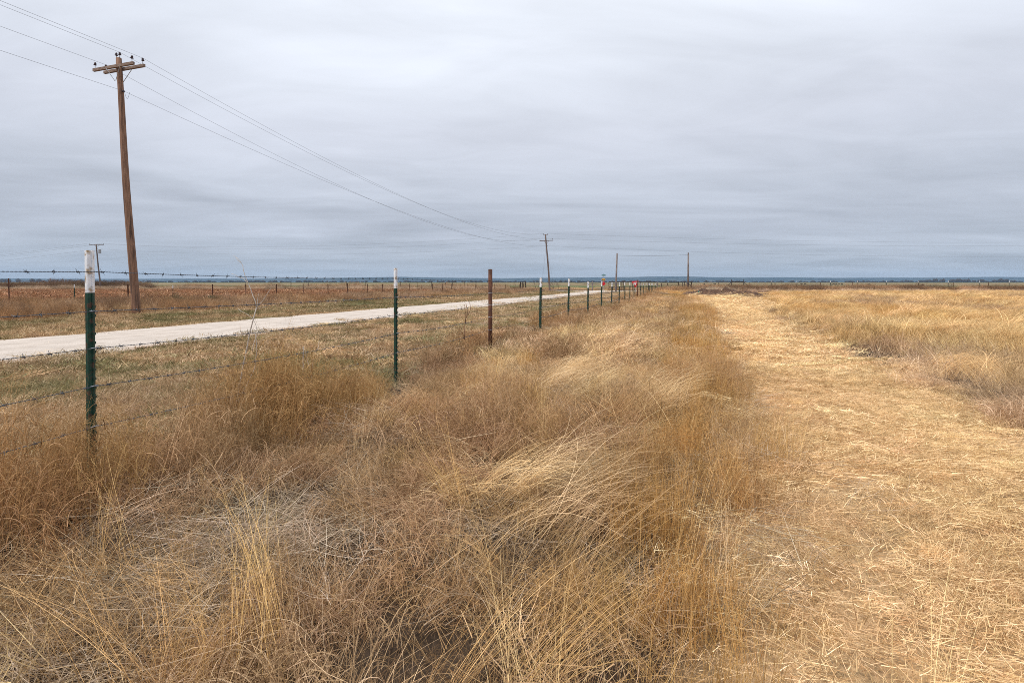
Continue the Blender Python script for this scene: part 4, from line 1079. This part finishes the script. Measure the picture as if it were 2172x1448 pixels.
# YIELD sign
D = 66; b = at(1347.5, D); r = empty('yield_sign', b, 'red and white triangular YIELD sign beside the fence posts', 'sign'); r.rotation_euler = (0, 0, 0)
zc_ = EYE - hz(b.x, D)
MB().tube([(.06, .03, -.3), (.0, .03, zc_ + .38)], .03, 8).build('sign_pole', M['alu'], r)
def tri(s, zt): return [(-s / 2, zt), (0, zt - s * .866), (s / 2, zt)]
pl_ = empty('face_group', (0, 0, 0), None, None) if False else None
s = .92
fc = xz([(-s / 2, .40), (-s / 2 + .02, .43), (s / 2 - .02, .43), (s / 2, .40), (.03, -.40), (-.03, -.40)], -.012, .0).build('sign_face', M['red'], r, loc=(0, 0, zc_), rot=(0, -.07, 0))
xz([(-.22, .27), (.22, .27), (0, -.13)], -.018, -.013).build('white_centre', M['signwhite'], fc)
tcv = bpy.data.curves.new('word', 'FONT'); tcv.body = 'YIELD'; tcv.size = .13; tcv.align_x = 'CENTER'; tcv.extrude = .001
to = bpy.data.objects.new('tmp', tcv); COL.objects.link(to); dg = bpy.context.evaluated_depsgraph_get()
tme = bpy.data.meshes.new_from_object(to.evaluated_get(dg)); bpy.data.objects.remove(to)
tme.materials.clear(); tme.materials.append(M['red'])
tw = link('yield_lettering', tme, None, fc, (0, -.021, .15), (math.radians(90), 0, 0))
# small green marker at the end of the strip
x, y = (1482 - 1086) / F * 58, 58.; 
r = empty('marker_post', (x, y, hz(x, y)), 'tiny green topped marker beside the dark soil at the path end', 'marker')
MB().tube([(0, 0, -.1), (0, 0, .35)], .03, 8).build('stake', M['greywood'], r); MB().tube([(0, 0, .33), (0, 0, .50), (0, 0, .52)], [.09, .09, .05], 10).build('green_cap', M['signgreen'], r)

# ------------------------------------------------------------------ dark soil heap across the path end
nx_, ny_ = 150, 70
xx = np.linspace(-1, 1, nx_); yy = np.linspace(-1, 1, ny_); X_, Y_ = np.meshgrid(xx, yy)
c0 = (1550 - 1086) / F * 55
wx = c0 + X_ * 3.3 + Y_ * 1.2; wy = 58 + Y_ * 12
m_ = np.clip(1 - (X_ ** 2 + Y_ ** 2), 0, 1) ** .6
hgt = m_ * (.22 + 1.7 * np.abs(fbm(wx / .9, wy / 1.6, 101, 4) - .45) + .22 * fbm(wx / .25, wy / .4, 102, 2)) 
arm_ = np.exp(-((Y_ - .1) / .12) ** 2) * 0
Zd = height(wx, wy) - .06 + hgt
id_ = np.arange(nx_ * ny_).reshape(ny_, nx_)
q = np.stack([id_[:-1, :-1], id_[:-1, 1:], id_[1:, 1:], id_[1:, :-1]], -1).reshape(-1, 4)
org = np.array([c0, 56, 0])
o = link('soil_heap', new_mesh('soil_heap', np.stack([wx, wy, Zd], -1).reshape(-1, 3) - org, q), M['dirt'], None, org.tolist())
tag(o, 'low heap of dark turned soil across the far end of the mown path', 'soil heap')
wx = c0 + 5.2 + X_ * 6; wy = 66 + Y_ * 1.6 - X_ * 1
Zd = height(wx, wy) - .05 + np.clip(1 - (X_ ** 2 + Y_ ** 2), 0, 1) ** .6 * (.06 + .4 * np.abs(fbm(wx / .6, wy / .8, 111, 4) - .45))
o = link('soil_heap', new_mesh('soil_heap', np.stack([wx, wy, Zd], -1).reshape(-1, 3) - org, q), M['dirt'], None, org.tolist())
tag(o, 'thin strip of dark loose soil trailing right from the larger heap', 'soil heap')

# ------------------------------------------------------------------ bare trees, stalks, yuccas
def bare_tree(px, D, h, seed, label, spread=.5):
    rt = random.Random(seed); x = (px - 1086) / F * D
    root = empty('bare_tree', (x, D, hz(x, D)), label, 'tree', 'bare trees by the distant pole')
    trunk = MB(); crown = MB()
    def grow(mb, p, d, L, r, depth):
        pts = [p]; rr = [r]; q = p.copy(); dd = d.copy()
        for s in range(3):
            dd = (dd + Vector((rt.uniform(-.18, .18), rt.uniform(-.18, .18), rt.uniform(-.05, .12)))).normalized()
            q = q + dd * L / 3; pts.append(q.copy()); rr.append(r * (1 - .18 * (s + 1)))
        mb.tube(pts, rr, 5 if depth < 2 else 3, cap=False)
        if depth < 5:
            for k in range(3 if depth < 4 else 2):
                nd = (dd + Vector((rt.uniform(-1, 1), rt.uniform(-1, 1), rt.uniform(-.25, .7))) * spread * 1.3).normalized()
                i = rt.choice((1, 2, 3)) if depth else 3 - (k > 1)
                grow(crown, pts[i], nd, L * rt.uniform(.62, .82), rr[i] * .62, depth + 1)
    for s in range(2):
        grow(trunk, Vector((rt.uniform(-.2, .2), 0, -.1)), Vector((rt.uniform(-.35, .35), 0, 1)).normalized(), h * .34, .07, 0)
    trunk.build('trunk', M['bark'], root); crown.build('crown', M['bark'], root)
bare_tree(1139, 104, 3.0, 4, 'small bare tree left of the distant utility pole')
bare_tree(1176, 104, 3.2, 9, 'small bare tree right beside the distant utility pole', .6)
bare_tree(1184, 106, 2.6, 15, 'bushy low bare tree, rightmost of those by the distant pole', .8)

def branchy(name, loc, paths, mat, label, cat):
    root = empty(name, loc, label, cat)
    for k, (pts, r0, r1) in enumerate(paths):
        n = len(pts); P = []
        for i in range(n - 1):                            # smooth it a little
            a, b = Vector(pts[i]), Vector(pts[i + 1]); P += [a, a.lerp(b, .5) + Vector((random.uniform(-.004, .004),) * 3)]
        P.append(Vector(pts[-1])); rr = [1.5 * (r0 + (r1 - r0) * i / (len(P) - 1)) for i in range(len(P))]
        MB().tube(P, rr, 5).build('stem' if k == 0 else 'twig', mat, root, True)
def q3(px, py, D, o): return ((px - 1086) / F * D - o[0], D - o[1], EYE - (py - HOR) * D / F - o[2])
D0 = 4.3; gx, gy = (480 - 1086) / F * D0, D0; o_ = (gx, gy, 0)
S = lambda l, d=0: [q3(a, b, D0 + d + .02 * i, o_) for i, (a, b) in enumerate(l)]
branchy('dead_stalk', o_, [
    (S([(480, 930), (500, 868), (516, 775), (530, 705), (544, 652)]), .0045, .003),
    (S([(544, 652), (536, 626), (526, 600), (516, 572), (512, 558), (500, 545)], .08), .003, .001),
    (S([(512, 558), (505, 548), (494, 541)], .1), .0012, .0008),
    (S([(526, 600), (516, 590), (504, 586), (490, 580)], .1), .0018, .001),
    (S([(544, 652), (557, 638), (574, 612)], .08), .002, .001),
    (S([(544, 655), (556, 652), (569, 649)], .08), .0018, .001),
    (S([(535, 745), (541, 720), (546, 708), (543, 690), (536, 676), (522, 665), (505, 655)], .02), .0018, .001),
    (S([(505, 852), (526, 812), (541, 780), (545, 745), (540, 700)], .02), .003, .0018),
    (S([(545, 652), (546, 635), (548, 622)], .08), .0014, .0008)], M['stalk'], 'tall pale branching dead weed stalk between the first two green posts', 'dead plant')
D0 = 6.0; gx, gy = (660 - 1086) / F * D0, D0; o_ = (gx, gy, 0)
branchy('dead_twig', o_, [(S([(660, 850), (661, 800), (652, 765), (646, 740)]), .004, .002), (S([(644, 800), (643, 760), (643, 735)]), .005, .004),
    (S([(661, 790), (666, 752), (676, 736), (677, 722)]), .003, .002)], M['stalk'], 'short pale broken twigs standing in the brown weeds', 'dead plant')
D0 = 9.; gx, gy = (990 - 1086) / F * D0, D0; o_ = (gx, gy, 0)
branchy('dead_twig', o_, [(S([(985, 720), (986, 690), (992, 660), (988, 642)]), .006, .003), (S([(992, 670), (998, 655), (996, 640)]), .004, .003), (S([(986, 690), (987, 660), (985, 645)]), .004, .002)], noise_mat('brown stem', (.2, .11, .06), (.3, .17, .1), 20), 'brown dried weed head left of the rusty pipe post', 'dead plant')

def yucca(px, D, s, label):
    x = (px - 1086) / F * D; root = empty('yucca', (x, D, hz(x, D)), label, 'plant', 'yuccas at the weedy fence')
    r = np.random.RandomState(int(px)); V, Q, T_, _ = strands(r, 110, .18, (.5 * s, .75 * s), (.1, 1.25), (0, .25), 9, (.018, .03), 3, wtip=.1)
    link('leaf_rosette', new_mesh('leaf_rosette', V, Q), M['yucca'], root)
yucca(368, 33, 1.0, 'green spiky yucca in the weeds under the left wire, wider of the two')
yucca(452, 36, .9, 'green spiky yucca at a rusty fence post, right of the wider one')
yucca(386, 31, .75, 'small green yucca low in the roadside weeds')

# ------------------------------------------------------------------ cattle
def cow_mesh():
    pts = [(-.85, 0, 1.05), (-.3, 0, 1.0), (.35, 0, .98), (.85, 0, 1.08), (1.15, 0, .9), (1.4, 0, .45), (1.55, 0, .3),
           (-.85, .2, .6), (-.9, .2, .3), (-.85, .2, 0), (-.75, -.2, .6), (-.8, -.2, .3), (-.75, -.2, 0), (.7, .2, .55), (.7, .2, .28), (.7, .2, 0), (.85, -.2, .55), (.85, -.2, .28), (.85, -.2, 0), (-1.08, 0, 1.15), (-1.13, 0, .6)]
    ed = [(0, 1), (1, 2), (2, 3), (3, 4), (4, 5), (5, 6), (0, 7), (7, 8), (8, 9), (0, 10), (10, 11), (11, 12), (2, 13), (13, 14), (14, 15), (3, 16), (16, 17), (17, 18), (0, 19), (19, 20)]
    rad = [.33, .38, .38, .3, .2, .14, .09, .16, .08, .07, .16, .08, .07, .14, .07, .06, .14, .07, .06, .05, .03]
    me = bpy.data.meshes.new('cow'); me.from_pydata(pts, ed, []); o = bpy.data.objects.new('tmp_cow', me); COL.objects.link(o)
    o.modifiers.new('s', 'SKIN'); sv = me.skin_vertices[0].data
    for i, r_ in enumerate(rad): sv[i].radius = (r_, r_)
    sv[1].use_root = True
    o.modifiers.new('d', 'SUBSURF').levels = 1
    dg = bpy.context.evaluated_depsgraph_get(); m2 = bpy.data.meshes.new_from_object(o.evaluated_get(dg)); bpy.data.objects.remove(o); m2.name = 'cow'
    m2.materials.append(M['cow']); return m2
mc = cow_mesh()
CW = [(1957, 430, .3, 1.0, 'largest black cow, grazing alone in the green pasture at the right'), (1843, 520, 2.8, 1, 'black cow alone in the pasture between two fence posts'),
      (1700, 640, .1, 1, 'black cow, left one of the pair left of the dark bushes'), (1708, 650, 3.3, 1, 'black cow, right one of the pair left of the dark bushes'),
      (1762, 560, .4, .9, 'leftmost black cow of the row of five in the pasture'), (1768, 570, 2.9, 1, 'second black cow of the row of five'), (1774, 560, .2, 1, 'middle black cow of the row of five'),
      (1780, 575, 3.0, .9, 'fourth black cow of the row of five'), (1786, 560, .5, 1, 'rightmost black cow of the row of five'), (1494, 600, .4, 1, 'black cow seen just right of the bare upright pole'), (1516, 640, 2.8, 1, 'black cow above the scrub left of the black pipe brace')]
for px, D, rz, s, lb in CW:
    x = (px - 1086) / F * D; o = link('cow', mc, None, None, (x, D, hz(x, D)), (0, 0, rz)); o.scale = (s * 1.15,) * 3; tag(o, lb, 'cow', 'cattle grazing in the far pasture')

# ------------------------------------------------------------------ wind turbines on the horizon
me_tw = MB().tube([(0, 0, -15), (0, 0, 82)], [3.0, 1.8], 8).mesh('tower'); me_na = MB().box((0, 0, 83), (4, 10, 4)).mesh('nacelle')
me_bl = MB().tube([(0, -6, 0), (0, -6, 12), (0, -6, 40)], [1.3, 1.7, .5], 5).mesh('blade')
for m_ in (me_tw, me_na, me_bl): m_.materials.append(M['turbine'])
TB = [818, 850, 873, 908, 935, 962, 1014, 1057, 1092, 1150, 1206, 1247, 1291, 1411, 1453, 1501, 1550, 1595, 1637, 1685, 1733]
ords = ['first', 'second', 'third', 'fourth', 'fifth', 'sixth', 'seventh', 'eighth', 'ninth', 'tenth', 'eleventh', 'twelfth', 'thirteenth', 'fourteenth', 'fifteenth', 'sixteenth', 'seventeenth', 'eighteenth', 'nineteenth', 'twentieth', 'twenty-first']
for k, px in enumerate(TB):
    D = 7900 + random.uniform(-300, 300); x = (px - 1086) / F * D
    rt_ = empty('wind_turbine', (x, D, 12 + random.uniform(-8, 8)), f'{ords[k]} wind turbine from the left on the hazy horizon', 'wind turbine', 'wind turbines behind the hills', random.uniform(-.6, .6))
    link('tower', me_tw, None, rt_); link('nacelle', me_na, None, rt_); a0 = random.uniform(0, 2)
    for j in range(3): link('blade', me_bl, None, rt_, (0, 0, 83), (0, a0 + j * 2.0944, 0))

# ------------------------------------------------------------------ haze
HAZE = True
if HAZE:
    mb = MB().box((0, 0, 108), (18400, 18400, 226))
    m, t = mat_new('thin blue haze'); o_ = N(t, 'ShaderNodeOutputMaterial'); pv = N(t, 'ShaderNodeVolumePrincipled')
    pv.inputs['Color'].default_value = (.50, .72, 1.0, 1); pv.inputs['Density'].default_value = 0.000055; pv.inputs['Anisotropy'].default_value = .0
    t.links.new(pv.outputs[0], o_.inputs['Volume'])
    tag(mb.build('haze', m), 'thin blue haze over the plain', kind='stuff')
bpy.context.view_layer.update()
